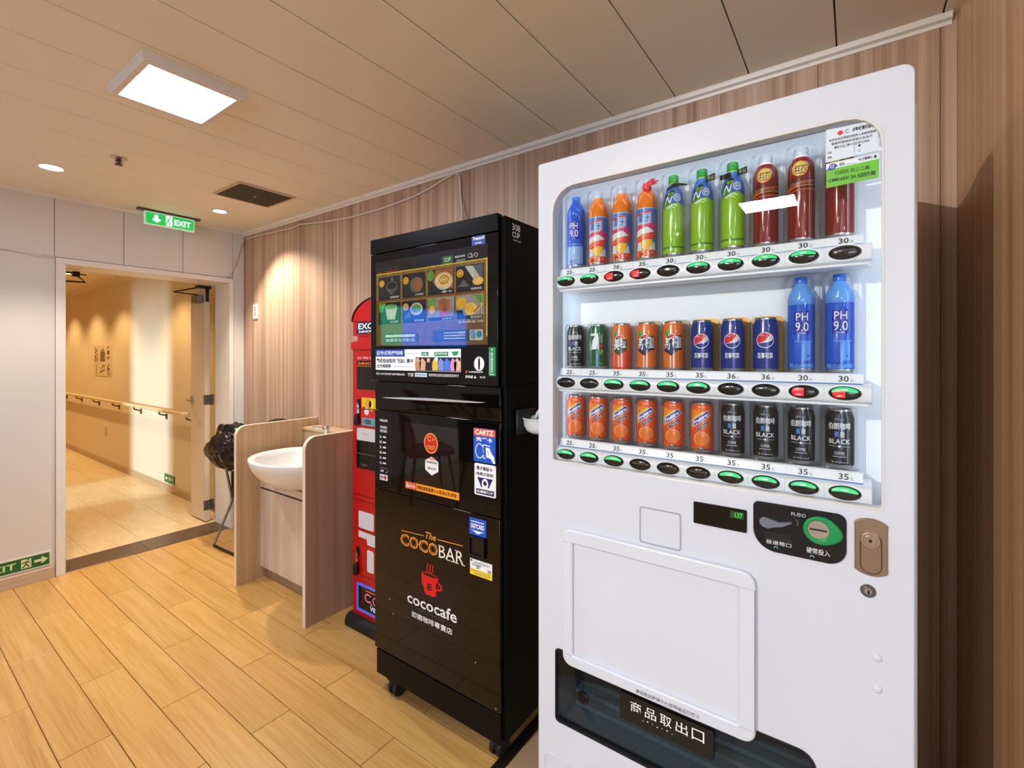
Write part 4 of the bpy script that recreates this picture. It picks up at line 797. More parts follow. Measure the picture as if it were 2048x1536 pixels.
# ---------------------------------------------------------------- white drinks machine
vm = thing('drinks_machine', 'large white drinks vending machine with lit window of bottles and cans', 'vending machine', (-.296, -.4, 0))
WX0, WX1, WY, WB = -.678, .085, -.79, -.672
g = G(); g.box(-.664, .098, WB, -.04, .05, 1.846); g.obj('body', white_pl, vm, bevel=.004)
g = G(); zs = .70
g.frame(rrect(WX0, WX1, zs, 1.870, (0, 0, .018, .006)), rrect(-.634, .041, 1.094, 1.797, (.006, .006, .055, .062)), 'y', WY, WY+.03)
g.frame(rrect(WX0, WX1, .06, zs, 0), rrect(-.625, -.058, .425, .612, (.012, .02, .03, .012)), 'y', WY, WB)
door = g.obj('door', white_pl, vm, bevel=.0035, seg=3)
bm = bmesh.new(); bm.from_mesh(door.data); bmesh.ops.remove_doubles(bm, verts=bm.verts, dist=1e-5); bmesh.ops.dissolve_degenerate(bm, edges=bm.edges, dist=1e-6)
bmesh.ops.delete(bm, geom=[f for f in bm.faces if all(abs(v.co.z-zs) < 1e-4 for v in f.verts)], context='FACES_ONLY')
bmesh.ops.remove_doubles(bm, verts=bm.verts, dist=1e-5); bmesh.ops.recalc_face_normals(bm, faces=bm.faces); bm.to_mesh(door.data); bm.free()
g = G(); g.frame(rrect(-.636, .043, 1.092, 1.799, (.007, .007, .056, .063)), rrect(-.6325, .0395, 1.0955, 1.7955, (.005, .005, .054, .061)), 'y', WY-.0012, WY+.012); g.obj('window_gasket', M('cream_gasket', 'd6d6d0', .4), door)
# interior
lin_m = M('white_liner', 'e9eef4', .45, var=.01); lg = M('grey_liner', 'b7b4b0', .45)
g = G(); g.box(-.669, .068, WB-.004, WB-.0008, 1.067, 1.83); g.obj('back_panel', lin_m, vm, smooth=0)
g = G(); g.frame(rrect(WX0+.001, WX1-.001, zs-.03, 1.867, .004), rrect(-.671, .070, 1.066, 1.832, .0005), 'y', WY+.029, WB-.0005); g.obj('door_shell', white_pl, vm, smooth=0)
for x in (-.6695, .0685):
    g = G(); g.box(x-.0012, x+.0012, WY+.031, WB-.004, 1.067, 1.83); g.obj('inner_side', lg, vm, smooth=0)
g = G(); g.box(-.6705, .0695, WY+.031, WB-.004, 1.828, 1.831); g.obj('inner_top', M('grey_inner_top', '8f8a84', .5), vm, smooth=0)
g = G(); g.box(-.6705, .0695, WY+.031, WB-.004, 1.067, 1.072); g.obj('inner_floor', M('grey_inner_floor', '8a8784', .5), vm, smooth=0)
tube_m = EMIT('cool_tube', 'e6f1ff', 9)
for (x0, x1, z0, z1) in ((-.64, .04, 1.816, 1.822), (-.666, -.660, 1.09, 1.79), (.059, .065, 1.09, 1.79)):
    g = G(); g.box(x0, x1, WY+.032, WY+.038, z0, z1); g.obj('lamp_tube', tube_m, vm, smooth=0)
g = G(); g.box(-.634, .041, WY+.004, WY+.0055, 1.094, 1.797); g.obj('window_glass', GLASS('clear_window', (.99, 1, 1), 1.38), vm, smooth=0)
g = G(); g.lathe([(0, 0), (.008, 0), (.008, .004), (0, .005)], 0, 0, 12); k = g.v; f_ = g.f
for (x, y) in ((-.52, -.73), (-.03, -.735), (-.33, -.72), (.015, -.74)):
    g = G(); g.add([(x+p[0], y+p[1], 1.828-p[2]) for p in k], f_); g.obj('screw', M('dark_screw', '2a2826', .4, .5), vm)
# rails with price strip and oval buttons
rail_m = M('white_rail', 'e8eaed', .3, var=.01); blk = M('button_black', '0c0c0d', .12, spec=.6)
lgreen = EMIT('led_green', '2af08a', .95); lred = EMIT('led_red', 'ff1420', .95); lgloss = EMIT('led_core', 'c8ffe0', 1.2); rcore = EMIT('led_red_core', 'ff9aa0', 1.3)
PX = [-.603+.06545*i for i in range(10)]
bg = G(); n = 24
for (k_, hgt) in ((1.0, 0), (1.0, .003), (.92, .0055), (.7, .0075), (.35, .0088), (.02, .009)): bg.v += [(.0255*k_*math.cos(2*PI*i/n), -hgt, .0132*k_*math.sin(2*PI*i/n)) for i in range(n)]
bg.f = [(r*n+i, r*n+(i+1) % n, (r+1)*n+(i+1) % n, (r+1)*n+i) for r in range(5) for i in range(n)]; bg.m = [0]*len(bg.f)
btn_me = mesh_only(bg, 'select_button', blk, 60)
rg = G(); rg.v = [(.0285*math.cos(2*PI*i/n), -.0004, .0160*math.sin(2*PI*i/n)) for i in range(n)]; rg.f = [tuple(range(n))]; rg.m = [0]
ring_me = mesh_only(rg, 'button_recess', M('recess_white', 'f4f5f6', .4))
def dome(u, v):
    q = math.hypot(u/.0255, v/.0132)
    pts = [(0, .009), (.35, .0088), (.7, .0075), (.92, .0055), (1.0, .003)]
    for (a, ha), (b, hb_) in zip(pts, pts[1:]):
        if q <= b: return ha+(hb_-ha)*(q-a)/(b-a)
    return .003
def lens_mesh(name, fn, mat):
    g = G(); P = []
    for j in range(6):
        for i in range(13): u, v = fn(i/12, j/5); P.append((u, -(dome(u, v)+.0004), v))
    return mesh_only(G().add(P, [(j*13+i, j*13+i+1, j*13+14+i, j*13+13+i) for j in range(5) for i in range(12)]), name, mat, 60)
def crescent(s, t):
    u = (s-.5)*2*.0205; hi = .0132*.88*math.sqrt(max(0, 1-(u/.0225)**2)); lo = .0022*(1-(u/.0215)**2)+.001; return u, lo+(max(hi, lo)-lo)*t
green_me = lens_mesh('green_light', crescent, lgreen)
core_me = lens_mesh('light_core', lambda s, t: ((s-.5)*.012*math.sqrt(max(.05, 1-(2*t-1)**2)), .0050+.0034*t), lgloss)
red_me = lens_mesh('red_light', lambda s, t: (-.0195*math.sqrt(max(.0, 1-((-.0085+.0165*t)/.0125)**2))*(1-s)+.001*s, -.0085+.0165*t), lred)
rcore_me = lens_mesh('light_core', lambda s, t: (-.0075+(s-.5)*.011*math.sqrt(max(.05, 1-(2*t-1)**2)), -.0064+.0034*t), rcore)
glint_me = lens_mesh('button_glint', lambda s, t: ((s-.5)*.034, .0015+.0035*t), M('glint_grey', '3c3d40', .15, spec=.7))  # glint painted as a grey patch on the unlit buttons
ROWS = [(1.557, [25, 25, 36, 35, 30, 30, 30, 30, 30, 30], 'ggrroggggo'), (1.2955, [25, 25, 35, 35, 35, 35, 36, 36, 30, 30], 'ooggggoorb'), (1.1105, [25, 25, 35, 35, 35, 35, 35, 35, 35, 35], 'gggooogggg')]
for zr, prices, st in ROWS:
    g = G(); P = [(-.700, zr+.012), (-.747, zr+.012), (-.756, zr+.014), (-.750, zr+.034), (-.746, zr+.0365), (-.742, zr+.034), (-.700, zr+.030)]
    g.prism(P, 'x', -.632, .014); P2 = [(-.70, zr-.019), (-.764, zr-.019), (-.770, zr-.015), (-.772, zr-.008), (-.772, zr+.008), (-.769, zr+.013), (-.762, zr+.0155), (-.70, zr+.0155)]
    g.prism(P2, 'x', -.638, .027); g.prism([(-.71, zr-.024), (-.764, zr-.024), (-.764, zr-.019), (-.71, zr-.019)], 'x', -.630, .022)
    rl = g.obj('button_rail', rail_m, vm, bevel=.0012)
    tilt = lambda v: -.756+(v-zr-.014)/.020*.006
    A = Art(); A.rect(-.630, zr+.0155, .0135, zr+.0178, 0, .0003)
    for i, x in enumerate(PX):
        A.text(str(prices[i]), x-.010, zr+.0205, x+.006, zr+.0315, 1, .012); A.text('元', x+.008, zr+.0205, x+.0135, zr+.0255, 2, 0)
    for i in range(11): A.rect(-.635+.06545*i-.0002, zr+.018, -.635+.06545*i+.0002, zr+.034, 3, .0003)
    o = A.obj('price_strip_print', [M('strip_blue', '2f6fae', .4), black_pt, grey_pt, M('strip_line', 'c9cdd2', .5)], rl, y=0)
    for v in o.data.vertices: v.co.y += tilt(v.co.z)-.0002
    A = Art(); [A.rect(-.635+.06545*i-.0003, zr-.017, -.635+.06545*i+.0003, zr+.012, 0, .0002) for i in range(1, 10)]; A.obj('rail_joint', M('strip_line', 'c9cdd2', .5), rl, y=-.772)
    for i, x in enumerate(PX):
        L0 = Vector((x, -.772, zr))-root_loc(rl)
        piece('button_recess', ring_me, rl, L0); piece('select_button', btn_me, rl, L0)
        c = st[i]
        if c in 'gb': piece('green_light', green_me, rl, L0); piece('light_core', core_me, rl, L0)
        if c in 'rb': piece('red_light', red_me, rl, L0); piece('light_core', rcore_me, rl, L0)
        if c == 'o': piece('button_glint', glint_me, rl, L0)
# controls
g = G(); g.frame(rrect(-.401, -.307, .936, 1.019, .006), rrect(-.398, -.310, .939, 1.016, .005), 'y', WY-.0008, WY+.001); g.obj('cover_outline', M('outline_grey', '9fa1a8', .5), door)
g = G(); g.prism(rrect(-.280, -.176, 1.006, 1.052, .003), 'y', WY-.003, WY); dsp = g.obj('price_display', M('display_black', '0b0c0b', .15), door)
A = Art(); A.rect(-.207, 1.032, -.181, 1.046, 0); A.text('137', -.198, 1.034, -.184, 1.044, 1, .01, d=.0008); A.obj('digits', [EMIT('display_green_dim', '0c5a16', .5), EMIT('display_green', '3df04a', 1.1)], dsp, y=WY-.003)
g = G(); g.prism(rrect(-.164, -.011, .980, 1.075, (.040, .030, .014, .010), 8), 'y', WY-.004, WY); coin = g.obj('coin_panel', M('coin_panel_black', '10141a', .22, spec=.5), door, bevel=.001)
g = G(); P = [(-.152, 1.041), (-.146, 1.047), (-.138, 1.046), (-.118, 1.041), (-.097, 1.046), (-.096, 1.044), (-.112, 1.034), (-.128, 1.030), (-.137, 1.026), (-.146, 1.028), (-.152, 1.034)]; g.prism(P, 'y', WY-.012, WY-.003); g.obj('return_lever', M('lever_grey', '6e7680', .3), coin, bevel=.002)
g = G(); g.box(-.145, -.098, WY-.0048, WY-.004, 1.006, 1.019); g.obj('bill_slot', M('slot_jet', '040404', .5), coin, smooth=0)
gr_m = M('coin_green', '12904e', .3)
O = []; I = []
for i in range(36):
    a = 2*PI*i/36; ex_ = 1+.22*max(0, math.cos(a+.35))**3
    O.append((-.050+.0285*ex_*math.cos(a), 1.039+.0265*(1+.0*ex_)*math.sin(a))); I.append((-.054+.0165*math.cos(a), 1.040+.0165*math.sin(a)))
g = G(); g.frame(O, I, 'y', WY-.009, WY-.003); g.obj('coin_guide', gr_m, coin, bevel=.003)
g = G(); g.prism(circle(-.054, 1.040, .0168, n=32), 'y', WY-.007, WY-.003); cf_ = g.obj('coin_entry', M('coin_steel', 'c9c7c2', .25, .9), coin)
g = G(); g.box(-.0675, -.0405, WY-.0078, WY-.0068, 1.0385, 1.0415); g.obj('coin_slot', M('slot_jet', '040404', .5), cf_, smooth=0)
A = Art(); A.text('投退幣口', -.141, .995, -.098, 1.003, 0, .0); A.ring(-.124, .989, .0035, .0013, 2, a0=-.3, a1=PI+.3, n=10)
PPM = [white_pt, M('panel_grey', 'a8b0b4', .4), M('panel_cyan', '7ad0e0', .4), M('panel_slate', '4a525c', .4)]
A.obj('panel_print', PPM, coin, y=WY-.004); A = Art(); A.text('R80', -.098, 1.058, -.074, 1.065, 1, .0); A.text('硬幣投入', -.073, .993, -.036, 1.004, 0, .0); A.ring(-.064, .9865, .0035, .0013, 2, a0=-.3, a1=PI+.3, n=10); A.ring(-.094, 1.045, .008, .0018, 3, a0=-.9, a1=1.2, n=10); A.rect(-.145, 1.0045, -.096, 1.0052, 3)
A.obj('panel_print', [white_pt, M('panel_grey', 'a8b0b4', .4), M('panel_cyan', '7ad0e0', .4), M('panel_slate', '4a525c', .4)], coin, y=WY-.004)
bz = M('bronze_lock', '9c8672', .32, .85, var=.1); 
g = G(); P = [(.001, .990)]+circle(.0245, .996, .030, .022, 12, PI+.64, 2*PI-.64)+[(.048, .990), (.048, 1.056)]+circle(.0245, 1.054, .030, .022, 12, .64, PI-.64)+[(.001, 1.056)]
g.prism(P, 'y', WY-.004, WY); lk = g.obj('lock_handle', bz, door, bevel=.0012)
def ringbar(P, Q, name, mat, par, dep):
    g = G(); g.frame(P, Q, 'y', WY-dep, WY-.0035); return g.obj(name, mat, par, bevel=.0008)
ringbar(rrect(.0085, .0405, .978, 1.050, .014), rrect(.0105, .0385, .980, 1.048, .0125), 'pull_groove', M('bronze_dark', '6a5848', .35, .8), lk, .0048)
g = G(); g.prism(circle(.0235, 1.038, .0145, n=28), 'y', WY-.008, WY-.003); g.prism(circle(.0235, 1.038, .010, n=28), 'y', WY-.0095, WY-.007); cl = g.obj('lock_cylinder', M('bronze_light', 'b8a695', .25, .9), lk, bevel=.001)
g = G(); g.box(.0212, .0258, WY-.0100, WY-.0094, 1.0357, 1.0403); g.obj('key_hole', M('slot_jet', '040404', .5), cl, smooth=0)
g = G(); g.prism(circle(.0205, .946, .0115, n=24), 'y', WY-.003, WY); g.prism(circle(.0205, .946, .0085, n=24), 'y', WY-.005, WY-.002); kl = g.obj('key_lock', M('lock_grey', '6f6b68', .3, .8), door, bevel=.0008)
g = G(); g.prism(circle(.0205, .946, .0055, n=16), 'y', WY-.0056, WY-.005); g.obj('key_barrel', M('lock_light', 'b5b2ae', .3, .8), kl); g = G(); g.box(.0195, .0228, WY-.0062, WY-.0055, .9415, .949); g.obj('key_hole', M('slot_jet', '040404', .5), kl, smooth=0)
for z in (.831, .776):
    g = G(); g.lathe([(.0075, 0), (.0075, .001), (.0065, .0028), (.004, .0038), (0, .004)], 0, 0, 20); g.v = [(.033+p[0], WY-p[2], z+p[1]) for p in g.v]; g.obj('screw_cap', white_pl, door, smooth=60)
# advertising frame
fr_m = M('white_frame_plastic', 'd7dce6', .3, var=.01)
cfx = rrect(-.598, -.159, .588, .930, .024); cfi = rrect(-.570, -.190, .617, .896, .004)
g = G(); g.frame(cfx, cfi, 'y', WY-.012, WY); cfr = g.obj('card_frame', fr_m, door, bevel=.004, seg=3)
g = G(); g.box(-.571, -.189, WY-.003, WY, .616, .897); g.obj('card_sheet', M('blank_card', 'd7dbe4', .35, var=.01), cfr, smooth=0)
for (z0, z1) in ((.897, .8975), (.6155, .616)):
    g = G(); g.box(-.190, -.160, WY-.0124, WY-.0119, z0, z1); g.box(-.597, -.570, WY-.0124, WY-.0119, z0, z1); g.obj('frame_joint', M('outline_grey', '9fa1a8', .5), cfr, smooth=0)
g = G(); g.box(-.1615, -.1595, WY-.011, WY-.004, .617, .897); g.obj('frame_slot', M('frame_slot_dark', '54504e', .5), cfr, smooth=0)
A = Art(); A.text('商品取出時請小心並等候品項落下', -.405, .5945, -.265, .6035, 0, .01); A.obj('frame_print', grey_pt, cfr, y=WY-.012)
# pick-up hatch
hd_m = M('hatch_dark', '343c40', .5)
g = G(); g.box(-.64, -.045, WB-.006, WB-.001, .40, .63); g.box(-.64, -.045, WY+.03, WB, .405, .424); g.obj('hatch_recess', hd_m, vm, smooth=0)
for i, zz in enumerate((.56, .53, .50, .47, .44)):
    g = G(); g.box(-.60, -.07, WB-.040-.004*i, WB-.007, zz, zz+.011); g.obj('hatch_slat', M('hatch_slat_grey', 'c4d0d4', .5), vm, bevel=.001)
g = G(); g.prism([(WY+.010, .612), (WY+.004, .606), (WY+.012, .452), (WY+.006, .436), (WY+.012, .428), (WY+.02, .45), (WY+.014, .60)], 'x', -.622, -.061); fl_ = g.obj('hatch_flap', GLASS('smoked_flap', (.50, .57, .60), ior=1.4, milky=.05, mcol=(.10, .14, .16)), vm)
g = G(); g.prism(rrect(-.448, -.240, .512, .574, .002), 'y', WY-.002+.0, WY+.010); lb = g.obj('hatch_label', M('label_black', '0b0d12', .3), fl_)
A = Art()
for i, ch in enumerate('商品取出口'): A.text(ch, -.422+.0345*i, .540, -.396+.0345*i, .564, 0, .005)
for i in range(7): A.disc(-.392+.011*i, .530+(.0015 if i % 3 else -.001), .0016 if i % 2 else .0011, 0, n=8)
A.obj('lettering', white_pt, lb, y=WY-.002)
g = G(); g.lathe([(0, 0), (.016, 0), (.016, .003), (.012, .005), (.010, .003), (0, .003)], 0, 0, 24); g.v = [(-.548+p[0], WY+.006-p[2], .512+p[1]) for p in g.v]; g.obj('hatch_lock', M('lock_black', '1c1c1e', .2, .6), fl_)
g = G(); g.frame(rrect(-.626, -.057, .424, .613, (.012, .02, .03, .012)), rrect(-.6225, -.0605, .4275, .6095, (.010, .018, .028, .010)), 'y', WY-.0006, WY+.02); g.obj('hatch_gasket', black_rb, door)
g = G(); g.frame(rrect(-.66, -.30, .12, .335, .02), rrect(-.655, -.305, .125, .33, .018), 'y', WY-.002, WY); g.obj('lower_emboss', white_pl, door, bevel=.0008)
g = G(); g.box(-.66, .085, -.72, -.08, 0, .06); g.obj('plinth', M('plinth_grey', '8d8d90', .5), vm, smooth=0)
# notices behind the glass, upper right corner
t = thing('notice_card', 'white service notice card inside the upper right corner of the drinks machine window', 'notice', (-.004, WY+.0075, 1.727))
g = G(); P = [(-.043, 1.727), (.0355, 1.731), (.0345, 1.786), (-.0425, 1.788)]; g.prism(P, 'y', WY+.0062, WY+.0078); g.obj('card', M('notice_white', 'e4e8f0', .4), t)
A = Art(); A.poly([(-.026, 1.777), (-.022, 1.781), (-.017, 1.780), (-.016, 1.776), (-.021, 1.772)], 0); A.text('自動販賣機服務', -.002, 1.774, .030, 1.781, 1, .02); A.text('C.', -.013, 1.774, -.006, 1.781, 1, 0)
for i, s in enumerate(('本機如有故障請洽服務人員處理謝謝', '營業時間請依現場公告為準', '歡迎多加利用')): A.text(s, -.038+.004*i, 1.764-.0075*i, .032-.005*i, 1.769-.0075*i, 2, .01)
A.rect(.0, 1.735, .0005, 1.748, 2); A.text('客服', -.040, 1.742, -.034, 1.746, 1, .01); A.text('掃碼', -.040, 1.733, -.034, 1.737, 1, .01); A.text('●', .006, 1.744, .010, 1.748, 1); A.text('○', .006, 1.735, .010, 1.739, 1); A.obj('print', [M('notice_red', 'e01a2c', .4), black_pt, grey_pt], t, y=WY+.0062)
t = thing('notice_card', 'bright green notice card with white header below the white service notice', 'notice', (-.002, WY+.006, 1.679))
g = G(); P = [(-.042, 1.679), (.0355, 1.683), (.0362, 1.7265), (-.0425, 1.724)]; g.prism(P, 'y', WY+.0060, WY+.0074); g.obj('card', M('notice_green', '6cc51e', .4), t)
A = Art(); A.poly([(-.0425, 1.7125), (.036, 1.7155), (.0362, 1.7265), (-.0425, 1.724)], 0, .0002); A.poly([(-.041, 1.711), (-.030, 1.711), (-.024, 1.718), (-.031, 1.7225), (-.036, 1.722)], 1); A.ring(-.033, 1.717, .003, .001, 0, .0008, n=10); A.poly([(-.036, 1.7225), (-.032, 1.7245), (-.026, 1.721), (-.031, 1.7215)], 2, .0006)
A.text('說', -.022, 1.7155, -.014, 1.7215, 3, .01); A.rect(-.012, 1.716, .004, 1.7166, 3); A.text('今日限時優惠', .006, 1.7175, .033, 1.7235, 3, .02); A.text('口日巳 日二二自', -.028, 1.7005, .022, 1.7075, 3, .02); A.text('CIMK650! 20 5回四局', -.039, 1.688, .031, 1.6955, 3, .02)
A.obj('print', [M('notice_header', 'eef0f4', .4), M('notice_blue', '2c4aa8', .4), M('notice_lime', 'b8d83a', .4), black_pt], t, y=WY+.006)

# ---------------------------------------------------------------- the drinks on show
CYY = -.705; QX = [-.610+.0652*i for i in range(10)]
clear = GLASS('clear_cover', (.98, .99, 1), 1.28, milky=.003)
bk_white = M('backing_white', 'dfe5ea', .5); bk_gold = M('backing_gold', 'cf9c3a', .35, .4); bk_beige = M('backing_beige', 'bba98c', .45); silver = M('can_silver', 'c8c8c8', .25, .9)
def show(name, label, cat, group, x, z, h, prof, ms, mats, bands=None, back=bk_white, capfrom=None):
    t = thing(name, label, cat, (x, CYY, z), group)
    pr = [(r, z+v) for r, v in prof]
    g = G(); g.lathe(pr, x, CYY, 36, ms=ms); g.obj('body', mats, t, smooth=45)
    top = z+h+.005
    g = G(); g.prism(rrect(x-.0305, x+.0305, z-.001, top, (.001, .001, .012, .012)), 'y', CYY+.0262, CYY+.0278); g.obj('backing_card', back, t)
    g = G(); g.lathe([(.0290, z-.0005), (.0290, top-.012), (.027, top-.005), (.021, top)], x, CYY, 20, a0=PI, a1=2*PI); g.obj('clear_cover', clear, t, smooth=60)
    return t, pr
def cyl(x, pr, R=.0245): return (x, CYY, R, pr)
ph_b = M('water_blue', '1b5fd0', .10, spec=.6, var=.1); ph_cap = M('cap_blue', '1d6fd6', .3); ph_lab = M('label_blue', '1256c4', .2); ph_sq = M('label_indigo', '1a1ea0', .25); ph_low = M('label_pale_blue', '8fb4e0', .25); ph_light = M('water_light_blue', '5f9ee6', .12, spec=.6)
def water(x, z, h, label, big):
    k = h/.2
    prof = [(0, 0), (.021, 0), (.0240, .004*k), (.0245, .010*k), (.0245, .142*k), (.0238, .1435*k), (.0245, .145*k), (.0245, .155*k), (.0225, .163*k), (.014, .180*k), (.0102, .184*k), (.0102, .186*k), (.0112, .187*k), (.0112, .198*k), (.0105, .2*k), (0, .2*k)]
    ms = [0, 0, 0, 1, 2, 2, 2, 2, 2, 2, 2, 3, 3, 3, 3]
    t, pr = show('water_bottle', label, 'bottle', 'blue water bottles', x, z, h, prof, ms, [silver, ph_lab, ph_light if big else ph_b, ph_cap])
    A = Art(); u0 = -.0165 if not big else -.0125; w_ = .029 if not big else .029
    A.rect(u0, z+.080*k, u0+w_, z+.128*k, 0); A.text('PH', u0+.004, z+.108*k, u0+w_-.004, z+.124*k, 1, .0); A.text('9.0', u0+.003, z+.086*k, u0+w_-.003, z+.105*k, 1, .0); 
    if big: A.text('ionic', u0+.007, z+.081*k, u0+w_-.008, z+.085*k, 1, 0)
    A.rect(-.024, z+.012*k, .024, z+(.060 if not big else .020)*k, 2 if not big else 3, .0003)
    if big: A.poly(rrect(.004, .018, z+.026*k, z+.066*k, .005), 3, .0004); A.disc(.013, z+.036*k, .0018, 0, .0007, n=8)
    A.rect(-.010, z+.064*k, .022, z+.067*k, 3, .0005); A.text('鹼性離子水', -.014, z+.014*k, .008, z+.024*k, 0, 0)
    A.obj('label', [ph_sq, white_pt, ph_low, M('label_sky', '4d92de', .25)], t, cyl=cyl(x, pr))
or_b = M('orange_juice', 'ef7d10', .12, spec=.6, var=.12); wcap = M('cap_grey_white', 'c2c8cc', .35); jl_b = M('juice_label_blue', '2f7fd0', .3); jl_l = M('juice_label_lightblue', '9cc6ee', .3); jl_r = M('juice_label_red', 'e03a3a', .3); jl_p = M('juice_label_pink', 'd8347c', .3); jl_y = M('juice_label_yellow', 'f2b80e', .3); jl_w = M('juice_label_cream', 'dfe2dc', .3); jl_o = M('juice_label_orange', 'f0641a', .3)
def juice(x, z, label, ribbon):
    h = .195
    prof = [(0, 0), (.022, 0), (.0242, .004), (.0245, .008), (.0245, .024), (.0245, .125), (.0245, .142), (.0225, .156), (.0165, .168), (.0118, .174), (.0118, .178), (.0122, .179), (.0122, .193), (.0112, .195), (0, .195)]
    t, pr = show('juice_bottle', label, 'bottle', 'orange juice bottles', x, z, h, prof, [0, 0, 0, 1, 2, 3, 3, 3, 3, 3, 4, 4, 4, 4], [silver, or_b, jl_b, or_b, wcap])
    A = Art(); Z = lambda v: z+v
    A.rect(-.034, Z(.124), .034, Z(.1262), 6, .0005)
    A.poly([(-.026, Z(.112)), (.006, Z(.119)), (.016, Z(.118)), (.016, Z(.082)), (-.026, Z(.074))], 3, .0003); A.poly([(-.023, Z(.084)), (.013, Z(.090)), (.013, Z(.115)), (-.023, Z(.108))], 1, .0005)
    A.text('果汁', -.019, Z(.090), .009, Z(.111), 0, .01, d=.0008, shear=.1); A.text('酷漾', -.020, Z(.086), .010, Z(.092), 5, 0, d=.0008)
    A.poly([(-.028, Z(.078)), (.028, Z(.090)), (.028, Z(.060)), (-.028, Z(.046))], 2, .0004); A.poly([(-.028, Z(.058)), (.026, Z(.070)), (.026, Z(.052)), (-.028, Z(.036))], 4, .0005); A.poly([(-.026, Z(.072)), (.004, Z(.080)), (.022, Z(.068)), (-.006, Z(.062)), (-.026, Z(.056))], 5, .0006); A.poly([(-.028, Z(.052)), (-.006, Z(.064)), (.012, Z(.062)), (-.010, Z(.050)), (-.028, Z(.042))], 7, .0007)
    A.poly([(-.012, Z(.044)), (.0, Z(.050)), (.018, Z(.048)), (.016, Z(.038)), (.008, Z(.026)), (-.002, Z(.022)), (-.010, Z(.032))], 8, .0008); A.poly([(-.026, Z(.024)), (-.020, Z(.044)), (-.013, Z(.044)), (-.008, Z(.024))], 5, .0006); A.poly([(.006, Z(.024)), (.012, Z(.036)), (.022, Z(.044)), (.026, Z(.024))], 5, .0005)
    A.rect(-.034, Z(.008), .034, Z(.0235), 7, .0006); A.text('48%', -.016, Z(.011), -.004, Z(.018), 9, .02, d=.0009); A.rect(.004, Z(.009), .007, Z(.022), 5, .0008); A.rect(.010, Z(.009), .024, Z(.022), 4, .0008); A.disc(.016, Z(.017), .0018, 5, .001, n=8)
    A.obj('label', [M('juice_text_blue', '1a3f9a', .3), jl_l, jl_p, jl_r, jl_r, jl_w, jl_l, jl_o, jl_y, black_pt], t, cyl=cyl(x, pr))
    if ribbon:
        g = G(); c = Vector((x+.004, CYY-.0125, z+.178))
        for (dx, dz, w_) in ((.010, .014, .0035), (.016, .018, .003), (.022, .016, .003), (.030, .010, .0035), (.026, .004, .003), (.004, -.020, .0045), (-.010, .0, .004)):
            g.tube([c, c+Vector((dx*.5, -.004, dz*.5+.003)), c+Vector((dx, -.003, dz))], [w_, w_, .0012], 8)
        g.lathe([(0, c.z-.012), (.008, c.z-.010), (.011, c.z), (.008, c.z+.010), (0, c.z+.012)], c.x, c.y+.002, 14)
        g.obj('red_ribbon', M('ribbon_red', 'e01414', .35), t)
gt_b = M('green_tea', '8fbf1c', .12, spec=.6, var=.08); gt_d = M('tea_dark_green', '3f7a14', .2); gt_c = M('cap_green', '1c9a22', .3); gt_bl = M('tea_label_blue', '1f5fb4', .3); gt_dk = M('tea_label_dark', '121c14', .9, spec=0)
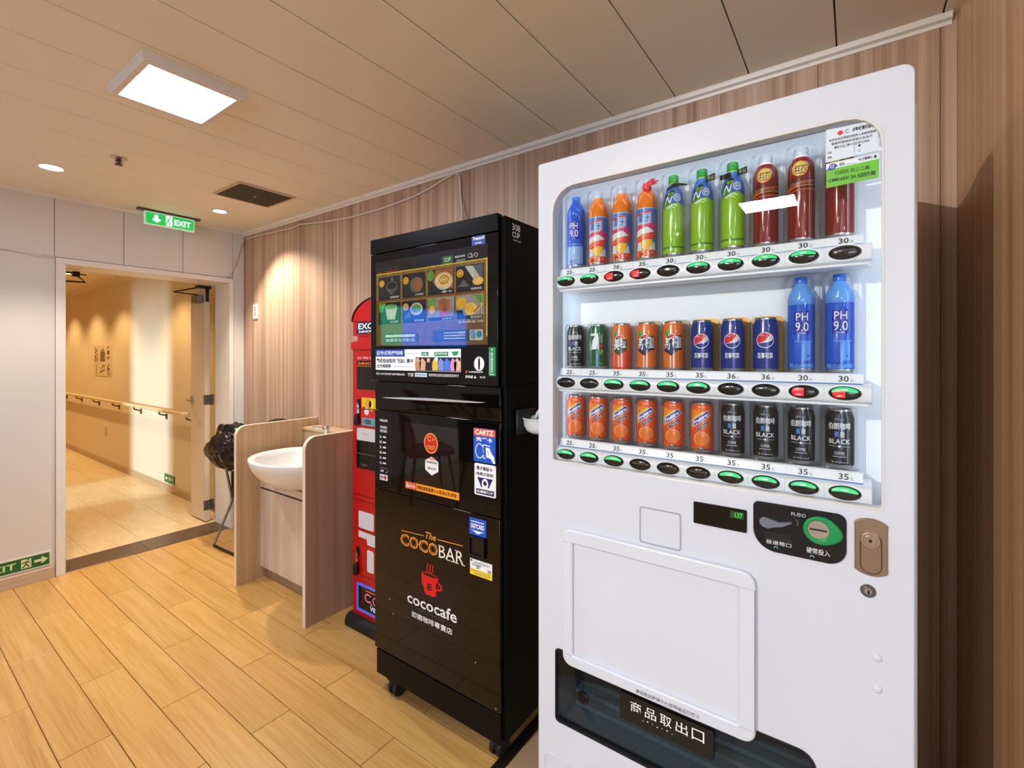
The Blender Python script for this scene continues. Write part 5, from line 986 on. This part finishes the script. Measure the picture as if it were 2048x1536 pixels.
def tea(x, z, label, v):
    h = .195
    prof = [(0, 0), (.022, 0), (.024, .004), (.0245, .008), (.0245, .020), (.0243, .022), (.0245, .024), (.0245, .112), (.0243, .1205), (.0238, .134), (.0212, .150), (.0165, .165), (.0112, .174), (.0112, .177), (.0122, .178), (.0122, .193), (.0112, .195), (0, .195)]
    t, pr = show('tea_bottle', label, 'bottle', 'green tea bottles', x, z, h, prof, [0, 0, 0, 1, 2, 2, 1, 1, 3, 3, 3, 3, 1, 4, 4, 4, 4], [silver, gt_b, gt_d, gt_bl, gt_c])
    Z = lambda q: z+q; A = Art()
    A.poly([(-.036, Z(.1125)), (-.012, Z(.122)), (.012, Z(.126)), (.036, Z(.114)), (.036, Z(.111)), (-.036, Z(.111))], 1, .0005)
    A.poly([(-.024, Z(.114)), (-.024, Z(.132)), (-.012, Z(.140)), (.0, Z(.128)), (-.006, Z(.118))], 2, .0006)
    A.line([(-.018, Z(.122)), (-.012, Z(.142)), (-.006, Z(.126)), (.0, Z(.142))], .0022, 3, .0009); A.line([(-.016, Z(.116)), (.004, Z(.122)), (.010, Z(.118))], .0018, 3, .0009); A.line([(-.012, Z(.113)), (-.002, Z(.117)), (.006, Z(.113))], .0014, 3, .0009)
    A.ring(.011, Z(.138), .0085, .0013, 3, .0009, rz=.0095); A.ring(.011, Z(.138), .0055, .0011, 3, .0009, rz=.0065); A.line([(.008, Z(.136)), (.010, Z(.141)), (.012, Z(.136)), (.014, Z(.140))], .0013, 3, .001)
    A.poly([(-.022, Z(.140)), (-.012, Z(.152)), (-.002, Z(.158)), (.006, Z(.154)), (-.006, Z(.142))], 0, .0006); A.text('綠茶', -.012, Z(.142), .004, Z(.152), 1, .01, d=.001)
    A.obj('label', [gt_dk, gt_b, M('tea_leaf', '2f7a24', .3), white_pt], t, cyl=cyl(x, pr))
    g = G(); c = (x+.012, CYY-.013, z+.166)
    if v == 0: g.tube([(c[0]-.022, c[1]-.004, c[2]-.006), (c[0]-.006, c[1]-.006, c[2]+.002), (c[0]+.008, c[1]-.004, c[2]+.001), (c[0]+.024, c[1], c[2]-.001)], [.0022, .005, .0035, .001], 8)
    else:
        g.prism([(c[0]+.001, c[2]-.006), (c[0]+.020, c[2]-.004), (c[0]+.020, c[2]+.010), (c[0]+.001, c[2]+.006)], 'y', c[1]-.008, c[1]-.006)
        if v == 2: g.prism([(c[0]-.034, c[2]-.010), (c[0]-.012, c[2]-.009), (c[0]-.012, c[2]+.003), (c[0]-.034, c[2]+.0)], 'y', c[1]-.010, c[1]-.008)
    o = g.obj('neck_tag', gt_dk, t)
    A = Art()
    if v: A.text('新品', c[0]+.004, c[2]-.003, c[0]+.018, c[2]+.006, 0, 0)
    else: A.line([(c[0]-.014, c[2]+.0), (c[0]-.002, c[2]+.004)], .001, 0)
    A.obj('tag_print', M('tag_khaki', '9aa05a', .4), o, y=c[1]-.0082)
rt_b = M('red_tea', '800a08', .10, spec=.7, var=.15); rt_o = M('red_tea_orange_band', 'b8481a', .2); rt_g = M('red_tea_gold', 'e8a832', .25); rt_d = M('red_tea_deep', '5e0808', .15)
def redtea(x, z, label):
    h = .195
    prof = [(0, 0), (.022, 0), (.024, .003), (.0245, .007), (.0245, .108), (.0245, .128), (.0245, .148), (.0232, .160), (.0178, .171), (.0128, .175), (.0128, .178), (.0132, .179), (.0132, .194), (.0122, .195), (0, .195)]
    t, pr = show('black_tea_bottle', label, 'bottle', 'dark red tea bottles', x, z, h, prof, [0, 0, 0, 1, 2, 1, 1, 1, 1, 3, 4, 4, 4, 4], [silver, rt_b, rt_d, white_pt, wcap])
    Z = lambda q: z+q; A = Art()
    A.disc(-.002, Z(.148), .0145, 0, .0006, rz=.0160, n=30); A.disc(-.001, Z(.1485), .011, 1, .0008, rz=.0125, n=30); A.text('紅茶', -.011, Z(.141), .010, Z(.154), 2, .02, d=.001); A.rect(-.009, Z(.1375), .007, Z(.139), 2, .001)
    A.poly([(-.034, Z(.100)), (-.034, Z(.112)), (.0, Z(.122)), (.034, Z(.125)), (.034, Z(.121)), (.0, Z(.116))], 3, .0005); A.line([(-.034, Z(.105)), (-.006, Z(.112)), (.034, Z(.114))], .0018, 4, .0007); A.line([(-.034, Z(.099)), (-.006, Z(.104)), (.034, Z(.105))], .0012, 4, .0007)
    A.text('錫蘭紅茶', -.020, Z(.115), .020, Z(.121), 5, .01, d=.0009)
    A.obj('label', [rt_g, M('red_tea_palegold', 'f2cd6a', .25), black_pt, rt_o, M('red_tea_line', 'c88a3a', .3), M('red_tea_print', '8a6a40', .3)], t, cyl=cyl(x, pr))
def canprof(h): return [(0, .002), (.0205, 0), (.0218, .001), (.0245, .008), (.0245, h-.018), (.0203, h-.0045), (.0210, h-.001), (.0200, h), (.019, h-.003), (0, h-.003)], [0, 0, 0, 1, 1, 0, 0, 0, 0]
def can(name, x, z, label, group, col, back, art, h=.117):
    prof, ms = canprof(h); t, pr = show(name, label, 'can', group, x, z, h, prof, ms, [silver, col], back=back)
    A = Art(); mats = art(A, lambda q: z+q*h); A.obj('label', mats, t, cyl=cyl(x, pr)); return t
cb_black = M('can_black', '0d0d0f', .18, spec=.6, var=.1); cb_blue = M('can_print_blue', '4a8ad8', .3); cb_grey = M('can_print_grey', 'b4b6ba', .3)
def art_black(A, Z):
    A.rect(-.0025, Z(.08), .0025, Z(.92), 2, .0003); A.text('伯朗咖啡', -.019, Z(.66), .019, Z(.775), 0, .01, d=.0007); A.text('無', -.008, Z(.53), -.001, Z(.63), 1, .02, d=.0007); A.text('糖', .001, Z(.53), .008, Z(.63), 0, .0, d=.0007); A.text('BLACK', -.018, Z(.42), .018, Z(.50), 0, .005, d=.0007)
    A.rect(-.019, Z(.375), .019, Z(.382), 3, .0005); A.disc(0, Z(.378), .0022, 0, .0008, n=10); A.text('COFFEE', -.008, Z(.24), .008, Z(.29), 0, .0, d=.0007); A.rect(-.011, Z(.20), .011, Z(.212), 3, .0006); A.text('240ml', -.014, Z(.10), .014, Z(.13), 3, 0, d=.0006)
    A.text('dark', -.008, Z(.82), .008, Z(.85), 3, 0, d=.0006)
    return [white_pt, cb_blue, M('can_stripe_navy', '1c2a4c', .3), cb_grey]
cg = M('can_green', '0a5a2c', .2, spec=.6, var=.08)
def art_green(A, Z):
    A.poly([(-.016, Z(.44)), (-.011, Z(.64)), (-.004, Z(.74)), (-.016, Z(.74)), (-.016, Z(.79)), (.004, Z(.79)), (.004, Z(.74)), (.0, Z(.44))], 0, .0006); A.rect(.002, Z(.44), .005, Z(.72), 0, .0006); A.text('七喜', .007, Z(.58), .015, Z(.78), 1, .01, d=.0007); A.disc(.011, Z(.52), .0052, 2, .0008); A.text('UP', .007, Z(.33), .016, Z(.44), 3, .02, d=.0007)
    A.line([(-.021, Z(.62)), (-.019, Z(.42))], .0016, 0); A.line([(-.02, Z(.74)), (-.017, Z(.78))], .0016, 1); A.rect(-.002, Z(.05), .002, Z(.42), 4, .0004); A.line([(.006, Z(.16)), (.012, Z(.12)), (.018, Z(.14))], .001, 3)
    return [white_pt, M('can_mint', '9ad0b0', .3), M('can_dotred', 'd0342c', .3), M('can_lime', 'a8c838', .3), M('can_paleblue', '5aa8d0', .3)]
co = M('can_orange', 'e5701a', .2, spec=.6, var=.1); co2 = M('can_redorange', 'e8501a', .3)
def art_fan(v):
    def f(A, Z):
        if v == 0: A.poly([(-.030, Z(.02)), (.030, Z(.02)), (.030, Z(.46)), (.0, Z(.36)), (-.030, Z(.30))], 6, .0003)
        A.disc(-.012, Z(.76), .0062, 0, .0008, n=16); A.ring(-.010, Z(.78), .003, .001, 7, .001, n=10); A.poly([(-.020, Z(.62)), (-.004, Z(.72)), (.016, Z(.64)), (.016, Z(.44)), (-.002, Z(.30)), (-.020, Z(.40))], 1 if v else 8, .0006)
        A.disc(.0, Z(.69), .0055, 2, .0009, n=14); A.text('美' if v == 0 else '新', -.018, Z(.42), -.001, Z(.68), 3, .02, d=.001, shear=.1); A.text('粒' if v == 0 else '橘', -.001, Z(.46), .014, Z(.70), 3, .02, d=.001)
        A.ring(-.002, Z(.70), .008, .0018, 3, .0008, a0=0, a1=PI, n=12, rz=.006)
        if v: A.rect(.008, Z(.42), .022, Z(.71), 1, .0007); A.rect(.010, Z(.46), .020, Z(.68), 4, .0009); [A.rect(.0115, Z(.50+.04*i), .0185, Z(.515+.04*i), 5, .0011) for i in range(5)]
        for s in (-.004, .003): A.rect(s-.0012, Z(.06), s+.0012, Z(.42), 3, .0005)
        return [M('can_leafgreen', '2f9a3a', .3), M('can_navy', '14204a', .3), M('can_cherry', 'd02a48', .3), white_pt, M('can_palegrey', 'cdd0d4', .3), grey_pt, co2, M('can_limering', '9adf8a', .3), M('can_darkgreen', '3a4a2a', .3)]
    return f
cp = M('can_royal_blue', '0f2f84', .2, spec=.6, var=.1)
def art_cola(A, Z):
    R, cz_ = .0165, Z(.585); n = 40
    A.disc(0, cz_, R, 1, .0004, n=40); A.ring(0, cz_, R, .0013, 3, .0012, n=40)
    # red upper-left field, white wave, blue lower field
    wv = [(-R*.93, cz_-.0075), (-.006, cz_-.0045), (.002, cz_+.001), (.0075, cz_+.0085), (.0095, cz_+.0125)]
    up = circle(0, cz_, R*.98, None, 18, math.atan2(.0125, .0095), math.atan2(-.0075, -R*.93)+2*PI)
    A.poly(wv+up[1:-1], 0, .0006)
    A.poly(wv+[(.0128, cz_+.0095), (.0146, cz_+.003), (.0125, cz_-.0015), (.006, cz_-.0045), (-.004, cz_-.0056)], 2, .0008)
    A.rect(-.010, cz_+.0095, -.002, cz_+.0105, 3, .0012); A.text('百事可樂', -.015, Z(.255), .015, Z(.36), 3, .02, d=.0007)
    return [M('globe_red', 'd8141e', .25), M('globe_blue', '0c2a86', .25), M('globe_grey_white', 'd6d8dc', .25), white_pt]
cf2 = M('can_juice_orange', 'e85a14', .25, spec=.5, var=.12)
def art_fruit(A, Z):
    A.poly([(-.024, Z(.44)), (-.024, Z(.82)), (-.018, Z(.86)), (.010, Z(.78)), (.0, Z(.64))], 0, .0003); A.poly([(-.026, Z(.64)), (-.012, Z(.74)), (.004, Z(.84)), (.010, Z(.78)), (-.008, Z(.62)), (-.026, Z(.50))], 7, .0004)
    th = .62
    def band(u, v, l, t, m, d): 
        c, s = math.cos(th), math.sin(th); A.poly([(u-l*c+t*s, v-l*s-t*c), (u+l*c+t*s, v+l*s-t*c), (u+l*c-t*s, v+l*s+t*c), (u-l*c-t*s, v-l*s+t*c)], m, d)
    band(-.002, Z(.675), .0235, .0072, 1, .0006); band(-.002, Z(.675), .0222, .0058, 2, .0008); A.text('Fruitro', -.022, Z(.675)-.0042, .018, Z(.675)+.0042, 1, .05, d=.0011, rot=th, shear=.1)
    band(.004, Z(.535), .0150, .0046, 3, .0006); band(.004, Z(.535), .0142, .0038, 4, .0008); A.text('Orange', -.007, Z(.535)-.0024, .015, Z(.535)+.0024, 3, .02, d=.0011, rot=th)
    A.disc(.0, Z(.27), .0155, 0, .0004, rz=.0145); A.disc(.0, Z(.26), .0125, 5, .0006, rz=.0122); A.ring(.001, Z(.275), .0170, .0011, 6, .0008, a0=-.5, a1=PI+.6, n=20, rz=.0165)
    A.poly([(-.006, Z(.10)), (.008, Z(.12)), (.006, Z(.07)), (-.006, Z(.06))], 8, .0008); A.text('果汁', -.004, Z(.07), .005, Z(.11), 1, .0, d=.001); A.text('果汁飲料', -.006, Z(.89), .008, Z(.92), 6, .02, d=.0006); A.rect(.006, Z(.06), .024, Z(.085), 9, .0005)
    return [M('fruit_yellow_orange', 'f08a1c', .3), white_pt, M('fruit_blue', '1c2f9a', .3), M('fruit_pale', 'e8d2c0', .3), M('fruit_plum', '5a2a4a', .3), M('fruit_orange', 'e8761c', .3), M('fruit_cream', 'f6e2b8', .3), M('fruit_yellow', 'f6b81c', .3), M('fruit_dark', '3a1c14', .3), M('fruit_redline', 'b02a10', .3)]
ORD = ['first', 'second', 'third', 'fourth', 'fifth', 'sixth']
Z1, Z2, Z3 = 1.597, 1.3295, 1.145
water(QX[0], Z1, .195, 'narrow blue water bottle at the far left of the top shelf', False)
juice(QX[1], Z1, 'orange juice bottle next to the blue water bottle on the top shelf', False)
juice(QX[2], Z1, 'middle orange juice bottle on the top shelf, above a red-lit button', False)
juice(QX[3], Z1, 'orange juice bottle with a red ribbon splayed at its cap', True)
tea(QX[4], Z1, 'green tea bottle with thin twisted tag, right beside the red-ribboned juice', 0)
tea(QX[5], Z1, 'middle green tea bottle with one square dark tag at its neck', 1)
tea(QX[6], Z1, 'green tea bottle with two dark neck tags beside the dark red bottles', 2)
redtea(QX[7], Z1, 'dark red tea bottle standing next to the green tea bottles')
redtea(QX[8], Z1, 'middle dark red tea bottle with fully visible gold emblem')
redtea(QX[9], Z1, 'dark red tea bottle half hidden behind the notice cards')
can('coffee_can', QX[0], Z2, 'black coffee can at the far left of the middle shelf', 'black coffee cans', cb_black, bk_white, art_black)
can('soda_can', QX[1], Z2, 'dark green soda can on the middle shelf beside the black can', 'soda cans', cg, bk_white, art_green)
can('soda_can', QX[2], Z2, 'two-tone orange soda can next to the dark green can', 'soda cans', co, bk_white, art_fan(0))
can('soda_can', QX[3], Z2, 'middle orange soda can with navy badge and pale price box', 'soda cans', co, bk_beige, art_fan(1))
can('soda_can', QX[4], Z2, 'orange soda can with navy badge next to the royal blue cans', 'soda cans', co, bk_beige, art_fan(2))
for i in range(3): can('cola_can', QX[5+i], Z2, ('royal blue cola can next to the orange cans, on gold backing', 'middle royal blue cola can of three on gold backing', 'royal blue cola can next to the tall blue bottles')[i], 'royal blue cola cans', cp, bk_gold, art_cola)
water(QX[8], Z2, .197, 'tall light blue water bottle standing beside the royal blue cans', True)
water(QX[9], Z2, .197, 'tall light blue water bottle at the right end of the middle shelf', True)
for i in range(6): can('juice_can', QX[i], Z3, ('orange juice can at the far left of the bottom shelf', 'second orange juice can from the left on the bottom shelf', 'third orange juice can from the left on the bottom shelf', 'fourth orange juice can from the left on the bottom shelf', 'fifth orange juice can, one away from the black cans', 'orange juice can next to the black cans on the bottom shelf')[i], 'orange juice cans on the bottom shelf', cf2, bk_white, art_fruit, .114)
for i in range(4): can('coffee_can', QX[6+i], Z3, ('black coffee can next to the orange cans on the bottom shelf', 'black coffee can on the bottom shelf, second after the orange cans', 'black coffee can on the bottom shelf, second from the right end', 'black coffee can at the right end of the bottom shelf')[i], 'black coffee cans', cb_black, bk_white, art_black, .116)

# ---------------------------------------------------------------- behind the viewer: what the glossy fronts mirror
t = thing('wall_display', 'long lit blue and green display panel high on the door wall, out of frame', 'display', (XD, -3.14, 1.68))
g = G(); g.box(XD, XD+.04, -3.88, -2.52, 1.45, 1.93); g.obj('case', black_mt, t, bevel=.004)
g = G(); g.box(XD+.04, XD+.043, -3.86, -2.83, 1.47, 1.88); g.obj('blue_screen', EMIT('display_blue', '2a78e8', 9.0), t, smooth=0)
g = G(); g.box(XD+.04, XD+.043, -2.83, -2.54, 1.47, 1.88); g.obj('green_screen', EMIT('display_teal', '1fa07a', 7.0), t, smooth=0)
def chair(x, y, rz, label, mat):
    t = thing('chair', label, 'chair', (x, y, 0), 'padded chairs behind the viewer'); t.rotation_euler = (0, 0, rz)
    def lo(g): g.v = [(p[0]+x, p[1]+y, p[2]) for p in g.v]; return g
    g = G(); g.prism(rrect(-.23, .23, -.22, .22, .06), 'z', .42, .48); lo(g).obj('seat', mat, t, bevel=.015)
    g = G(); P = [(-.20, .44), (-.21, .60), (-.24, .80), (-.22, .80), (-.17, .62), (-.15, .44)]; g.prism(P, 'x', -.22, .22); lo(g).obj('backrest', mat, t, bevel=.015)
    for sx in (-1, 1):
        for sy in (-1, 1):
            g = G(); g.tube([(sx*.17, sy*.16, .43), (sx*.23, sy*.22, 0)], [.014, .009], 8); lo(g).obj('leg', black_mt, t)
chair(-3.35, -2.6, .5+PI, 'red padded chair behind the viewer, mirrored in the coffee machine', M('red_leatherette', '8a2028', .4))
chair(-2.7, -2.75, -.3+PI, 'black padded chair behind the viewer beside the red one', M('black_leatherette', '1c1c1e', .4))
bpy.context.view_layer.update()
# unseen lamp added behind the viewer to light the drinks machine and right wall
downlight(-1.15, -3.6, 'small unseen lamp added behind the viewer to light the drinks machine', .046, aim=(.12, -.6, 1.05), wt=SPOT_W*3.5, ang=58, col=(1, .96, .9), lens=2.5, size=.004)
